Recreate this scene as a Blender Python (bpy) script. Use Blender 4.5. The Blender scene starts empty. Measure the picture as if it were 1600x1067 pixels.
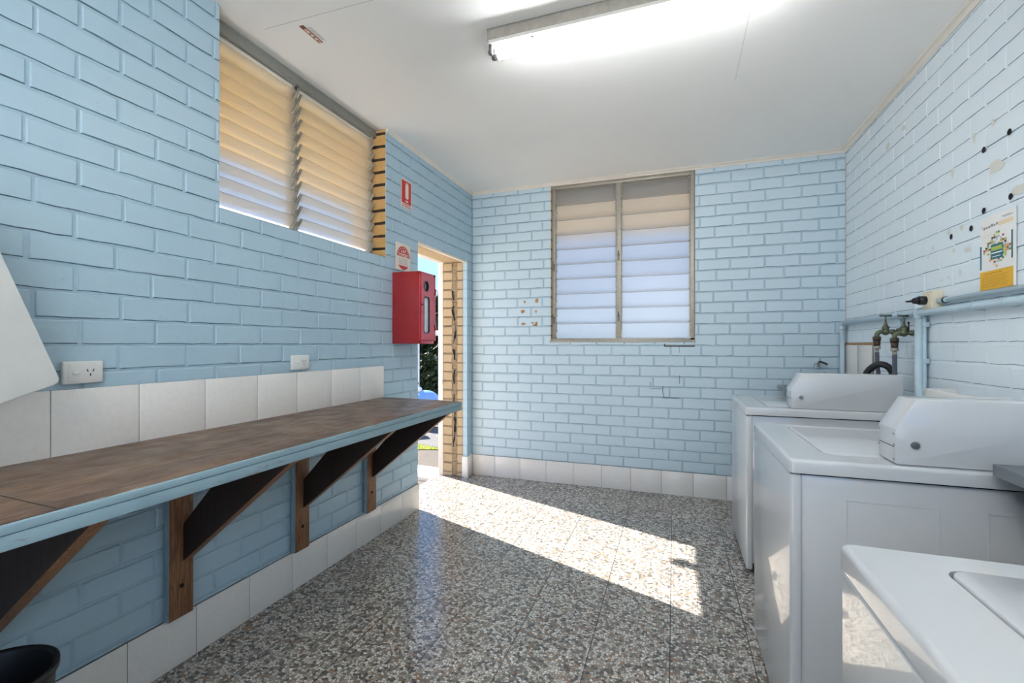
import bpy, bmesh, math, random
from mathutils import Vector, Matrix
random.seed(7)
C = bpy.context.scene.collection
PI = math.pi
R = math.radians

# ------------------------------------------------------------ camera, world, sun, exposure
F_PX, YAW, Y0, CAM_H = 721.63, 0.3376, 537.4, 1.2353
XL, XR, YB, H = -1.8076, 1.189, 4.01, 2.6634      # left wall, right wall, back wall, ceiling height
YR = -1.55                                        # rear wall behind the camera
cam_d = bpy.data.cameras.new('camera')
cam = bpy.data.objects.new('camera', cam_d); C.objects.link(cam)
cam_d.sensor_width = 36.0; cam_d.lens = 36.0 * F_PX / 1600.0
cam_d.shift_y = (Y0 - 533.5) / 1600.0
cam_d.clip_start = 0.02; cam_d.clip_end = 300
cam.location = (0, 0, CAM_H); cam.rotation_euler = (PI/2, 0, YAW)
bpy.context.scene.camera = cam

SUN_DIR = Vector((1.0, -0.395, -0.903)).normalized()
sc = bpy.context.scene
sc.view_settings.view_transform = 'Standard'
sc.view_settings.look = 'None'
sc.view_settings.gamma = 1.0
sc.view_settings.use_curve_mapping = False
sc.view_settings.exposure = 2.56
world = bpy.data.worlds.new('sky'); sc.world = world; world.use_nodes = True
wn = world.node_tree
wn.nodes.clear()
wo = wn.nodes.new('ShaderNodeOutputWorld'); wb = wn.nodes.new('ShaderNodeBackground')
wt = wn.nodes.new('ShaderNodeTexCoord'); wsx = wn.nodes.new('ShaderNodeSeparateXYZ'); wr = wn.nodes.new('ShaderNodeValToRGB')
wn.links.new(wt.outputs['Generated'], wsx.inputs[0]); wn.links.new(wsx.outputs[2], wr.inputs['Fac'])
cr_ = wr.color_ramp
while len(cr_.elements) < 4: cr_.elements.new(0.5)
for e_, (p_, c_) in zip(cr_.elements, [(0.0, (.66, .86, 1.0, 1)), (.13, (.30, .50, .84, 1)), (.32, (.28, .50, .92, 1)), (1.0, (.16, .36, .84, 1))]): e_.position = p_; e_.color = c_
wb.inputs['Strength'].default_value = 0.36
wn.links.new(wr.outputs[0], wb.inputs['Color']); wn.links.new(wb.outputs[0], wo.inputs['Surface'])

sun_d = bpy.data.lights.new('sun', 'SUN'); sun_d.energy = 4.1; sun_d.angle = R(0.55); sun_d.color = (1.0, 0.95, 0.88)
sun = bpy.data.objects.new('sun', sun_d); C.objects.link(sun)
sun.rotation_euler = SUN_DIR.to_track_quat('-Z', 'Y').to_euler(); sun.location = (-6, 6, 8)
TUBE_STRENGTH = 10.5

# ------------------------------------------------------------ material helpers
def srgb(r, g, b):
    def f(c):
        c /= 255.0
        return c/12.92 if c <= 0.04045 else ((c+0.055)/1.055)**2.4
    return (f(r), f(g), f(b), 1.0)
class N:
    def __init__(s, name):
        s.m = bpy.data.materials.new(name); s.m.use_nodes = True
        s.t = s.m.node_tree; s.t.nodes.clear()
        s.out = s.t.nodes.new('ShaderNodeOutputMaterial')
        s.b = s.t.nodes.new('ShaderNodeBsdfPrincipled')
        s.t.links.new(s.b.outputs[0], s.out.inputs['Surface'])
        s.co = s.t.nodes.new('ShaderNodeTexCoord').outputs['Object']
    def n(s, ty, **k):
        nd = s.t.nodes.new(ty)
        for a, v in k.items(): setattr(nd, a, v)
        return nd
    def l(s, a, b): s.t.links.new(a, b)
    def noise(s, scale, detail=4, rough=0.55, vec=None, dist=0.0):
        nd = s.n('ShaderNodeTexNoise'); nd.inputs['Scale'].default_value = scale
        nd.inputs['Detail'].default_value = detail; nd.inputs['Roughness'].default_value = rough
        nd.inputs['Distortion'].default_value = dist
        s.l(vec or s.co, nd.inputs['Vector']); return nd.outputs['Fac']
    def mapping(s, scale=(1, 1, 1), loc=(0, 0, 0), rot=(0, 0, 0)):
        nd = s.n('ShaderNodeMapping'); nd.inputs['Scale'].default_value = scale
        nd.inputs['Location'].default_value = loc; nd.inputs['Rotation'].default_value = rot
        s.l(s.co, nd.inputs['Vector']); return nd.outputs[0]
    def ramp(s, fac, stops, interp='LINEAR'):
        nd = s.n('ShaderNodeValToRGB'); cr = nd.color_ramp; cr.interpolation = interp
        while len(cr.elements) < len(stops): cr.elements.new(0.5)
        for e, (p, c) in zip(cr.elements, stops):
            e.position = p; e.color = c if len(c) == 4 else (*c, 1)
        s.l(fac, nd.inputs['Fac']); return nd.outputs['Color']
    def mix(s, fac, a, b, blend='MIX'):
        nd = s.n('ShaderNodeMix', data_type='RGBA', blend_type=blend)
        for sock, v in ((nd.inputs[0], fac), (nd.inputs[6], a), (nd.inputs[7], b)):
            if isinstance(v, (float, int, tuple)): sock.default_value = v
            else: s.l(v, sock)
        return nd.outputs[2]
    def math(s, op, a, b=None):
        nd = s.n('ShaderNodeMath', operation=op)
        for sock, v in ((nd.inputs[0], a), (nd.inputs[1], b)):
            if v is None: continue
            if isinstance(v, (float, int)): sock.default_value = v
            else: s.l(v, sock)
        return nd.outputs[0]
    def bump(s, h, strength=0.3, dist=0.01):
        nd = s.n('ShaderNodeBump'); nd.inputs['Strength'].default_value = strength
        nd.inputs['Distance'].default_value = dist
        s.l(h, nd.inputs['Height']); s.l(nd.outputs[0], s.b.inputs['Normal'])
    def set(s, **k):
        for a, v in k.items():
            sock = s.b.inputs[a.replace('_', ' ')]
            if hasattr(v, 'default_value') or hasattr(v, 'is_linked'): s.l(v, sock)
            else: sock.default_value = v
        return s
BW1, BW0 = (1, 1, 1, 1), (0, 0, 0, 1)
def mat_simple(name, col, rough=0.5, metal=0.0, var=0.06, nscale=8, bump=0.0, bscale=60, coat=0.0, spec=0.5):
    s = N(name); v = s.noise(nscale)
    d = tuple(c*(1-var*2) for c in col[:3]) + (1,)
    s.set(Base_Color=s.mix(v, d, tuple(min(1, c*(1+var)) for c in col[:3]) + (1,)), Roughness=rough, Metallic=metal)
    s.b.inputs['Specular IOR Level'].default_value = spec
    if coat: s.b.inputs['Coat Weight'].default_value = coat; s.b.inputs['Coat Roughness'].default_value = 0.04
    if bump: s.bump(s.noise(bscale, 5), bump, 0.004)
    return s.m

PAINT_A, PAINT_B = srgb(163, 190, 205), srgb(177, 201, 213)
def paint_nodes(s):
    v = s.noise(1.3, 5, 0.6)
    c = s.mix(v, PAINT_A, PAINT_B)
    chip = s.ramp(s.noise(9, 6, 0.7), [(0.70, BW0), (0.73, BW1)])
    c = s.mix(s.math('MULTIPLY', chip, 0.35), c, srgb(206, 216, 214))
    pin = s.ramp(s.noise(75, 2, 0.5), [(0.775, BW0), (0.80, BW1)])
    return s.mix(s.math('MULTIPLY', pin, 0.5), c, srgb(70, 84, 92))
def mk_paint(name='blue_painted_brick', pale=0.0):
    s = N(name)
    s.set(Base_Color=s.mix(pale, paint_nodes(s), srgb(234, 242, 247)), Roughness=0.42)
    h = s.math('ADD', s.math('MULTIPLY', s.noise(28, 5, 0.6), 1.0), s.math('MULTIPLY', s.noise(220, 3), 0.25))
    s.bump(h, 0.35, 0.004)
    return s.m
def mk_joint():
    s = N('grimy_paint_in_joints')
    g_ = s.ramp(s.noise(11, 6, 0.7), [(0.35, BW0), (0.65, BW1)])
    s.set(Base_Color=s.mix(s.math('ADD', s.math('MULTIPLY', g_, 0.16), 0.05), paint_nodes(s), srgb(92, 122, 142)), Roughness=0.6)
    return s.m
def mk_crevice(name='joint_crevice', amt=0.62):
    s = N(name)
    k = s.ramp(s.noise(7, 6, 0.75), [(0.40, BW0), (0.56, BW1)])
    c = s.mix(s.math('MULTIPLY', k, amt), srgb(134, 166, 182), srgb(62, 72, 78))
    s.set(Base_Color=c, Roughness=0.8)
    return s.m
def mk_rawbrick(name, a, b):
    s = N(name)
    v = s.noise(14, 6, 0.65)
    c = s.mix(v, a, b)
    sp = s.ramp(s.noise(60, 4, 0.7), [(0.58, BW0), (0.72, BW1)])
    c = s.mix(s.math('MULTIPLY', sp, 0.35), c, srgb(120, 96, 66))
    s.set(Base_Color=c, Roughness=0.85)
    s.bump(s.noise(60, 6, 0.7), 0.6, 0.008)
    return s.m
def mk_terrazzo():
    s = N('terrazzo')
    vec = s.mapping((1, 1, 1))
    wob = s.n('ShaderNodeTexNoise'); wob.inputs['Scale'].default_value = 60; s.l(vec, wob.inputs['Vector'])
    add = s.n('ShaderNodeMixRGB' if False else 'ShaderNodeVectorMath', operation='MULTIPLY_ADD')
    s.l(wob.outputs['Color'], add.inputs[0]); add.inputs[1].default_value = (0.010, 0.010, 0); s.l(vec, add.inputs[2])
    def vor(scale, feat):
        v = s.n('ShaderNodeTexVoronoi', feature=feat); v.voronoi_dimensions = '2D'
        v.inputs['Scale'].default_value = scale; s.l(add.outputs[0], v.inputs['Vector']); return v
    v1 = vor(82, 'F1'); e1 = vor(82, 'DISTANCE_TO_EDGE')
    sep = s.n('ShaderNodeSeparateColor'); s.l(v1.outputs['Color'], sep.inputs[0])
    chips = s.ramp(sep.outputs[0], [(0.0, srgb(88, 86, 84)), (0.14, srgb(128, 121, 113)), (0.34, srgb(166, 156, 144)), (0.52, srgb(196, 190, 180)),
                                   (0.70, srgb(214, 208, 198)), (0.88, srgb(158, 124, 98)), (0.93, srgb(226, 221, 212))], 'CONSTANT')
    k = s.ramp(e1.outputs['Distance'], [(0.06, BW0), (0.13, BW1)])
    col = s.mix(k, srgb(112, 107, 100), chips)
    g = s.noise(2.2, 4); col = s.mix(1.0, col, s.ramp(g, [(0.3, (0.84, 0.83, 0.82)), (0.7, (1.0, 1.0, 1.0))]), 'MULTIPLY')
    # tile joints every 307 mm
    sx = s.n('ShaderNodeSeparateXYZ'); s.l(s.co, sx.inputs[0])
    def joint(o, off):
        a = s.math('ADD', o, -off + 30.7); m = s.math('MODULO', a, 0.307)
        d = s.math('ABSOLUTE', s.math('SUBTRACT', m, 0.1535)); return s.math('GREATER_THAN', d, 0.1535-0.0022)
    j = s.math('MAXIMUM', joint(sx.outputs[0], -0.016), s.math('MULTIPLY', joint(sx.outputs[1], 2.96), 0.55))
    col = s.mix(s.math('MULTIPLY', j, 0.85), col, srgb(48, 46, 44))
    s.set(Base_Color=col)
    rr = s.ramp(s.noise(5, 5, 0.6), [(0.3, (0.15,)*3), (0.75, (0.30,)*3)])
    s.set(Roughness=rr); s.b.inputs['Specular IOR Level'].default_value = 0.6
    s.bump(s.noise(160, 3), 0.06, 0.002)
    return s.m
def mk_worktop():
    s = N('worn_brown_laminate')
    v = s.mapping((6, 1.0, 6))
    c = s.mix(s.ramp(s.noise(3.5, 8, 0.72, v, 0.6), [(.32, BW0), (.68, BW1)]), srgb(58, 36, 28), srgb(132, 102, 76))
    sc_ = s.ramp(s.noise(9, 9, 0.8, s.mapping((9, .8, 9))), [(0.54, BW0), (0.66, BW1)])
    c = s.mix(s.math('MULTIPLY', sc_, 0.6), c, srgb(176, 160, 146))
    dk = s.ramp(s.noise(6, 5, 0.7), [(0.28, BW1), (0.42, BW0)])
    c = s.mix(s.math('MULTIPLY', dk, 0.4), c, srgb(50, 38, 34))
    s.set(Base_Color=c, Roughness=s.ramp(s.noise(10, 5), [(0.3, (0.28,)*3), (0.7, (0.5,)*3)]))
    s.bump(s.noise(70, 6, 0.7, v), 0.25, 0.003)
    return s.m
def mk_wood(name, a, b, rough=0.6, axis=2, scale=1.0, rings=True):
    s = N(name); sc3 = [14*scale]*3; sc3[axis] = 0.9*scale
    v = s.mapping(tuple(sc3))
    w = s.noise(2.2, 6, 0.6, v, 1.2)
    g = s.math('SINE', s.math('MULTIPLY', w, 46.0)) if rings else w
    k = s.math('ADD', s.math('MULTIPLY', g, 0.28), 0.5)
    c = s.mix(k, a, b)
    s.set(Base_Color=c, Roughness=rough); s.bump(k, 0.25, 0.002)
    return s.m
def mk_bluewood():
    s = N('worn_blue_paint_wood')
    c = s.mix(s.noise(6, 5), srgb(122, 150, 162), srgb(148, 172, 180))
    ch = s.ramp(s.noise(26, 8, 0.75, s.mapping((1, .35, 1.6))), [(0.58, BW0), (0.64, BW1)])
    c = s.mix(s.math('MULTIPLY', ch, 0.5), c, srgb(112, 92, 72))
    s.set(Base_Color=c, Roughness=0.55); s.bump(s.noise(40, 6, 0.7), 0.35, 0.003)
    return s.m
def mk_tile():
    s = N('white_ceramic_tile')
    c = s.mix(s.noise(45, 6, 0.7), srgb(220, 216, 210), srgb(240, 236, 231))
    s.set(Base_Color=c, Roughness=0.14)
    s.bump(s.noise(55, 3, 0.5), 0.10, 0.003)
    return s.m
def mk_ceiling():
    s = N('white_ceiling_paint')
    c = s.mix(s.noise(1.1, 4), srgb(240, 238, 234), srgb(247, 245, 241))
    s.set(Base_Color=c, Roughness=0.7); s.bump(s.noise(2.4, 3), 0.15, 0.03)
    return s.m
def mk_enamel(name='white_enamel'):
    s = N(name)
    c = s.mix(s.noise(3, 4), srgb(198, 199, 201), srgb(206, 207, 208))
    y = s.ramp(s.noise(4.0, 3, 0.5), [(0.70, BW0), (0.76, BW1)])
    c = s.mix(s.math('MULTIPLY', y, 0.25), c, srgb(214, 204, 176))
    s.set(Base_Color=c, Roughness=0.32)
    s.b.inputs['Coat Weight'].default_value = 0.85; s.b.inputs['Coat Roughness'].default_value = 0.03; s.b.inputs['Coat IOR'].default_value = 1.6
    s.bump(s.noise(420, 2), 0.02, 0.001)
    return s.m
def mk_steel(name='stainless_steel', col=(150, 154, 156), rough=0.28):
    s = N(name); v = s.mapping((3, 120, 3))
    s.set(Base_Color=srgb(*col), Metallic=1.0, Roughness=s.ramp(s.noise(4, 3, .5, v), [(0.3, (rough,)*3), (0.7, (rough+.14,)*3)]))
    return s.m
def mk_glass(name, tint, trans=0.55, mesh=False, bs=120):
    """obscure louvre glass: part scattering, part rough refraction"""
    s = N(name)
    s.b.inputs['Base Color'].default_value = tint
    s.b.inputs['Transmission Weight'].default_value = 1.0
    s.b.inputs['Roughness'].default_value = 0.16; s.b.inputs['IOR'].default_value = 1.45
    s.bump(s.noise(bs, 2, 0.5), 0.25, 0.003)
    tr = s.n('ShaderNodeBsdfTranslucent'); tr.inputs['Color'].default_value = tint
    mx = s.n('ShaderNodeMixShader'); mx.inputs[0].default_value = trans
    s.l(s.b.outputs[0], mx.inputs[1]); s.l(tr.outputs[0], mx.inputs[2]); s.l(mx.outputs[0], s.out.inputs['Surface'])
    return s.m
def mk_emit(name, col, st):
    s = N(name); e = s.n('ShaderNodeEmission'); e.inputs['Color'].default_value = col; e.inputs['Strength'].default_value = st
    s.l(e.outputs[0], s.out.inputs['Surface']); return s.m
def mk_asphalt():
    s = N('asphalt'); c = s.mix(s.ramp(s.noise(120, 3, .6), [(0.4, BW0), (0.62, BW1)]), srgb(60, 59, 58), srgb(112, 109, 104))
    s.set(Base_Color=c, Roughness=0.9); s.bump(s.noise(150, 3), 0.5, 0.01); return s.m
def mk_concrete():
    s = N('concrete_path'); c = s.mix(s.noise(12, 6, .65), srgb(58, 50, 42), srgb(80, 71, 60))
    s.set(Base_Color=c, Roughness=0.85); s.bump(s.noise(70, 4), 0.3, 0.005); return s.m
def mk_leaf(name, a, b):
    s = N(name); s.set(Base_Color=s.mix(s.noise(5, 3), a, b), Roughness=0.5)
    s.b.inputs['Specular IOR Level'].default_value = 0.3; return s.m

M = dict(
    paint=mk_paint(), paint3=mk_paint('halflit_blue_painted_brick', 0.30), joint=mk_joint(), paint2=mk_paint('lit_blue_painted_brick', 0.8), crev2=mk_crevice('faint_joint_crevice', 0.35), crev=mk_crevice(), brick=mk_rawbrick('raw_tan_brick', srgb(190, 146, 84), srgb(222, 180, 120)),  # right and back wall paint paled to carry brighter light in the colour
    brickpale=mk_rawbrick('raw_cream_brick', srgb(204, 174, 132), srgb(232, 208, 170)),
    jamb=mk_rawbrick('jamb_brick', srgb(174, 148, 114), srgb(200, 174, 138)), mortar=mat_simple('rough_mortar', srgb(156, 136, 108), 0.95, 0, 0.25, 30, 0.9, 40), darkmortar=mat_simple('dark_joint', srgb(74, 58, 44), 0.95, 0, 0.2, 30, 0.8, 50),
    terrazzo=mk_terrazzo(), worktop=mk_worktop(), bluewood=mk_bluewood(), tile=mk_tile(), grout=mat_simple('grout', srgb(136, 130, 124), 0.9),
    ceiling=mk_ceiling(), trim=mat_simple('cream_trim_paint', srgb(232, 224, 212), 0.5), enamel=mk_enamel(), steel=mk_steel(),
    dsteel=mk_steel('dull_steel', (120, 122, 122), 0.4), alu=mat_simple('weathered_aluminium', srgb(176, 170, 158), 0.45, 0.35, 0.15, 40, 0.2, 80),
    timber=mk_wood('brown_timber', srgb(92, 58, 36), srgb(160, 112, 74), 0.55, 2), darktimber=mk_wood('dark_stained_timber', srgb(24, 13, 8), srgb(50, 29, 17), 0.6, 2, 1.0),
    whiteplastic=mat_simple('white_plastic', srgb(226, 226, 222), 0.35), cream=mat_simple('cream_plastic', srgb(226, 216, 192), 0.4), black=mat_simple('black_plastic', srgb(22, 22, 24), 0.45),
    dark=mat_simple('dark_gap', srgb(14, 15, 18), 0.9), hole=mat_simple('wall_hole_dark', srgb(20, 22, 34), 0.9),
    rubber=mat_simple('black_rubber', srgb(30, 31, 34), 0.5), greyhose=mat_simple('grey_rubber', srgb(88, 92, 102), 0.5),
    brass=mat_simple('tarnished_brass', srgb(112, 118, 96), 0.45, 0.55, 0.3, 60, 0.4, 120), bronze=mat_simple('brown_hose_nut', srgb(84, 70, 56), 0.5, 0.4, 0.3, 60, 0.4, 120),
    chrome=mk_steel('chrome', (205, 208, 212), 0.08), pipe=mat_simple('blue_painted_pipe', srgb(190, 212, 223), 0.35, 0, 0.08, 12, 0.15, 60),
    darkred=mat_simple('fire_red_enamel', srgb(168, 16, 24), 0.22, 0, 0.05, 6, 0, 60, 0.6), red=mat_simple('sign_red', srgb(198, 34, 26), 0.4),
    redpink=mat_simple('fire_red_door', srgb(196, 30, 48), 0.2, 0, 0.05, 6, 0, 60, 1.0), signwhite=mat_simple('sign_white', srgb(232, 220, 206), 0.4),  # door red made pinker to carry the sheen on the cabinet front
    paper=mat_simple('poster_paper', srgb(238, 238, 236), 0.6), yellow=mat_simple('poster_yellow', srgb(232, 180, 54), 0.6), teal=mat_simple('poster_teal', srgb(38, 112, 126), 0.6),
    ink=mat_simple('poster_ink', srgb(150, 148, 150), 0.6), ochre=mat_simple('poster_ochre', srgb(196, 142, 30), 0.6), beige=mat_simple('poster_beige', srgb(238, 214, 180), 0.6),
    housing=mat_simple('dirty_grey_housing', srgb(158, 152, 142), 0.6, 0, 0.22, 30, 0.2, 90), batten=mat_simple('white_batten_enamel', srgb(226, 224, 214), 0.35, 0, 0.06, 6),
    tube=mk_emit('fluorescent_tube', (0.96, 0.985, 1.0, 1), TUBE_STRENGTH), filltube=mk_emit('added_fill_tube', (0.96, 0.985, 1.0, 1), TUBE_STRENGTH*3.0), tubeend=mat_simple('tube_end_cap', srgb(180, 178, 170), 0.4, 0.5),  # stronger tube copy is for the added rear batten
    glassA=mk_glass('obscure_glass_left', (0.95, 0.93, 0.88, 1), 0.35), glassB=mk_glass('obscure_glass_back', (0.94, 0.96, 0.98, 1), 0.40, bs=150),
    glassedge=mat_simple('dusty_glass_edge', srgb(96, 104, 98), 0.5),
    backslab=mat_simple('grey_bounce_slab', srgb(150, 144, 134), 0.85),
    sill=mat_simple('grey_window_head', srgb(138, 138, 130), 0.6), soffit=mat_simple('cream_soffit', srgb(246, 214, 138), 0.7), soffit2=mat_simple('tan_soffit', srgb(240, 208, 152), 0.7),
    spot=mk_rawbrick('chipped_brick_spot', srgb(150, 108, 66), srgb(196, 156, 112)), stain=mat_simple('paint_residue', srgb(216, 217, 208), 0.6),
    asphalt=mk_asphalt(), concrete=mk_concrete(), kerb=mat_simple('white_concrete', srgb(225, 222, 214), 0.8),
    grass=mat_simple('grass_green', srgb(142, 152, 44), 0.9, 0, 0.35, 40, 0.8, 90), leafd=mk_leaf('dark_leaf', srgb(22, 34, 14), srgb(48, 62, 24)), leafl=mk_leaf('light_leaf', srgb(96, 112, 40), srgb(136, 150, 64)),
    bark=mat_simple('bark', srgb(66, 52, 40), 0.9, 0, 0.3, 20, 0.8, 50), scooterblue=mat_simple('pale_blue_fairing', srgb(120, 158, 206), 0.3, 0, 0.04, 8, 0, 60, 0.6),
    screen=mat_simple('smoked_windscreen', srgb(120, 134, 140), 0.15), roofmetal=mat_simple('roof_metal', srgb(180, 182, 184), 0.5), seatvinyl=mat_simple('black_vinyl', srgb(26, 26, 30), 0.6),
    collA=mat_simple('collage_red', srgb(178, 78, 68), 0.6), collB=mat_simple('collage_green', srgb(96, 140, 96), 0.6), collC=mat_simple('collage_dark', srgb(64, 62, 72), 0.6),
    collD=mat_simple('collage_orange', srgb(222, 160, 96), 0.6), collE=mat_simple('collage_sky', srgb(170, 200, 214), 0.6), collF=mat_simple('collage_green_yellow', srgb(176, 196, 96), 0.6),
    stickbrown=mat_simple('sticker_brown', srgb(128, 66, 48), 0.5), sticktan=mat_simple('sticker_tan', srgb(214, 176, 156), 0.5))

# ------------------------------------------------------------ mesh helpers
class MB:
    def __init__(s): s.bm = bmesh.new(); s.mats = []
    def mi(s, m):
        if m not in s.mats: s.mats.append(m)
        return s.mats.index(m)
    def poly(s, pts, m, smooth=False):
        f = s.bm.faces.new([s.bm.verts.new(p) for p in pts]); f.material_index = s.mi(m); f.smooth = smooth; return f
    def box(s, a, b, m, bev=0.0, T=None, seg=2):
        a, b = Vector(a), Vector(b); lo = Vector(map(min, a, b)); hi = Vector(map(max, a, b))
        mat = Matrix.Translation((lo+hi)/2) @ Matrix.Diagonal((*(hi-lo), 1))
        g = bmesh.ops.create_cube(s.bm, size=1, matrix=(T @ mat) if T else mat)
        vs = g['verts']; fs = {f for v in vs for f in v.link_faces}
        keep = set(fs)
        if bev:
            es = list({e for v in vs for e in v.link_edges})
            r = bmesh.ops.bevel(s.bm, geom=es, offset=min(bev, min(hi-lo)*0.45), segments=seg, affect='EDGES', profile=0.5)
            fs = {f for f in r['faces']} | {f for f in fs if f.is_valid}
            fs |= {f for v in r['verts'] for f in v.link_faces}
        for f in fs: f.material_index = s.mi(m); f.smooth = bool(bev) and f not in keep
        return fs
    def prism(s, pts, off, m, bev=0.0, smooth=False):
        """polygon pts (3D, planar) extruded by vector off"""
        off = Vector(off); n = len(pts)
        v0 = [s.bm.verts.new(p) for p in pts]; v1 = [s.bm.verts.new(Vector(p)+off) for p in pts]
        fs = [s.bm.faces.new(v0[::-1]), s.bm.faces.new(v1)]
        for i in range(n): fs.append(s.bm.faces.new((v0[i], v0[(i+1) % n], v1[(i+1) % n], v1[i])))
        bmesh.ops.recalc_face_normals(s.bm, faces=fs)
        keep = set(fs)
        if bev:
            es = list({e for f in fs for e in f.edges})
            r = bmesh.ops.bevel(s.bm, geom=es, offset=bev, segments=2, affect='EDGES', profile=0.5)
            fs = [f for f in fs if f.is_valid] + list(r['faces'])
            fs = list({f for v in {v for f in fs for v in f.verts} for f in v.link_faces})
        for f in fs: f.material_index = s.mi(m); f.smooth = smooth or (bool(bev) and f not in keep)
        return fs
    def cyl(s, p, q, r, m, seg=20, r2=None, caps=True, smooth=True):
        p, q = Vector(p), Vector(q); d = q-p; r2 = r if r2 is None else r2
        T = Matrix.Translation((p+q)/2) @ d.to_track_quat('Z', 'Y').to_matrix().to_4x4()
        g = bmesh.ops.create_cone(s.bm, cap_ends=caps, segments=seg, radius1=r, radius2=r2, depth=d.length, matrix=T)
        for f in {f for v in g['verts'] for f in v.link_faces}:
            f.material_index = s.mi(m); f.smooth = smooth and len(f.verts) == 4
    def sphere(s, p, r, m, sc3=(1, 1, 1), u=18, v=12, T=None):
        mat = Matrix.Translation(p) @ (T or Matrix()) @ Matrix.Diagonal((r*sc3[0], r*sc3[1], r*sc3[2], 1))
        g = bmesh.ops.create_uvsphere(s.bm, u_segments=u, v_segments=v, radius=1, matrix=mat)
        for f in {f for v_ in g['verts'] for f in v_.link_faces}: f.material_index = s.mi(m); f.smooth = True
    def tube(s, pts, r, m, seg=12, sub=6):
        P = [Vector(p) for p in pts]; path = []
        for i in range(len(P)-1):
            a = P[max(i-1, 0)]; b = P[i]; c = P[i+1]; d = P[min(i+2, len(P)-1)]
            for k in range(sub):
                t = k/sub
                path.append(0.5*((2*b)+(c-a)*t+(2*a-5*b+4*c-d)*t*t+(3*b-a-3*c+d)*t**3))
        path.append(P[-1])
        s.sweep(path, r, m, seg)
    def sweep(s, path, r, m, seg=12):
        rings = []; up = Vector((0.13, 0.21, 0.97))
        for i, p in enumerate(path):
            d = (path[min(i+1, len(path)-1)] - path[max(i-1, 0)]).normalized()
            if abs(d.dot(up)) > 0.95: up = Vector((1, 0.1, 0))
            a = d.cross(up).normalized(); b = d.cross(a).normalized(); up = -b if b.dot(up) < 0 else b
            a = d.cross(up).normalized(); b = a.cross(d).normalized()
            rings.append([s.bm.verts.new(p + r*(math.cos(2*PI*k/seg)*a + math.sin(2*PI*k/seg)*b)) for k in range(seg)])
        for i in range(len(rings)-1):
            for k in range(seg):
                f = s.bm.faces.new((rings[i][k], rings[i][(k+1) % seg], rings[i+1][(k+1) % seg], rings[i+1][k]))
                f.material_index = s.mi(m); f.smooth = True
        for rg in (rings[0][::-1], rings[-1]):
            f = s.bm.faces.new(rg); f.material_index = s.mi(m)
    def lathe(s, prof, c, m, seg=32, closed=False):
        """profile [(r,z)] about vertical axis at c"""
        rings = [[s.bm.verts.new((c[0]+r*math.cos(2*PI*k/seg), c[1]+r*math.sin(2*PI*k/seg), c[2]+z)) for k in range(seg)] for r, z in prof]
        for i in range(len(rings)-1):
            for k in range(seg):
                f = s.bm.faces.new((rings[i][k], rings[i][(k+1) % seg], rings[i+1][(k+1) % seg], rings[i+1][k]))
                f.material_index = s.mi(m); f.smooth = True
        return rings
    def build(s, name, parent=None, normals=True):
        if normals: bmesh.ops.recalc_face_normals(s.bm, faces=s.bm.faces[:])
        me = bpy.data.meshes.new(name); s.bm.to_mesh(me); s.bm.free()
        for m in s.mats: me.materials.append(m)
        o = bpy.data.objects.new(name, me); C.objects.link(o)
        if parent is not None: o.parent = parent
        return o
def thing(name, label, cat, loc=(0, 0, 0), group=None):
    o = bpy.data.objects.new(name, None); C.objects.link(o); o.location = loc
    o.empty_display_size = 0.1
    o['label'] = label; o['category'] = cat
    if group: o['group'] = group
    return o
def tag(o, label, cat, group=None):
    o['label'] = label; o['category'] = cat
    if group: o['group'] = group
    return o
def struct(o): o['kind'] = 'structure'; return o
def local(root, o):
    """parts are modelled in world coordinates; hang them under a root standing at its base"""
    o.parent = root; o.matrix_parent_inverse = Matrix.Translation(-Vector(root.location)); return o
def part(mb, name, root):
    o = mb.build(name); o.parent = root
    acc = Vector((0, 0, 0)); r = root
    while r is not None: acc += Vector(r.location); r = r.parent
    for v in o.data.vertices: v.co -= acc
    return o
def rrect(cx, cy, w, h, r, seg=6):
    pts = []
    for (sx, sy, a0) in ((1, 1, 0), (-1, 1, 90), (-1, -1, 180), (1, -1, 270)):
        for k in range(seg+1):
            a = R(a0 + 90*k/seg); pts.append((cx+sx*(w/2-r)+r*math.cos(a), cy+sy*(h/2-r)+r*math.sin(a)))
    return pts
def text_faces(mb, txt, size, m, T, depth=0.0004, align='CENTER', spacing=1.0, bold=0.0):
    cu = bpy.data.curves.new('t', 'FONT'); cu.body = txt; cu.size = size; cu.align_x = align; cu.align_y = 'CENTER'
    cu.extrude = depth; cu.space_character = spacing; cu.offset = bold; cu.resolution_u = 3
    ob = bpy.data.objects.new('t', cu); C.objects.link(ob)
    me = bpy.data.meshes.new_from_object(ob.evaluated_get(bpy.context.evaluated_depsgraph_get()))
    idx = mb.mi(m); vs = [mb.bm.verts.new(T @ v.co) for v in me.vertices]
    for p in me.polygons:
        try: f = mb.bm.faces.new([vs[i] for i in p.vertices]); f.material_index = idx
        except ValueError: pass
    bpy.data.objects.remove(ob); bpy.data.curves.remove(cu); bpy.data.meshes.remove(me)

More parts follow.
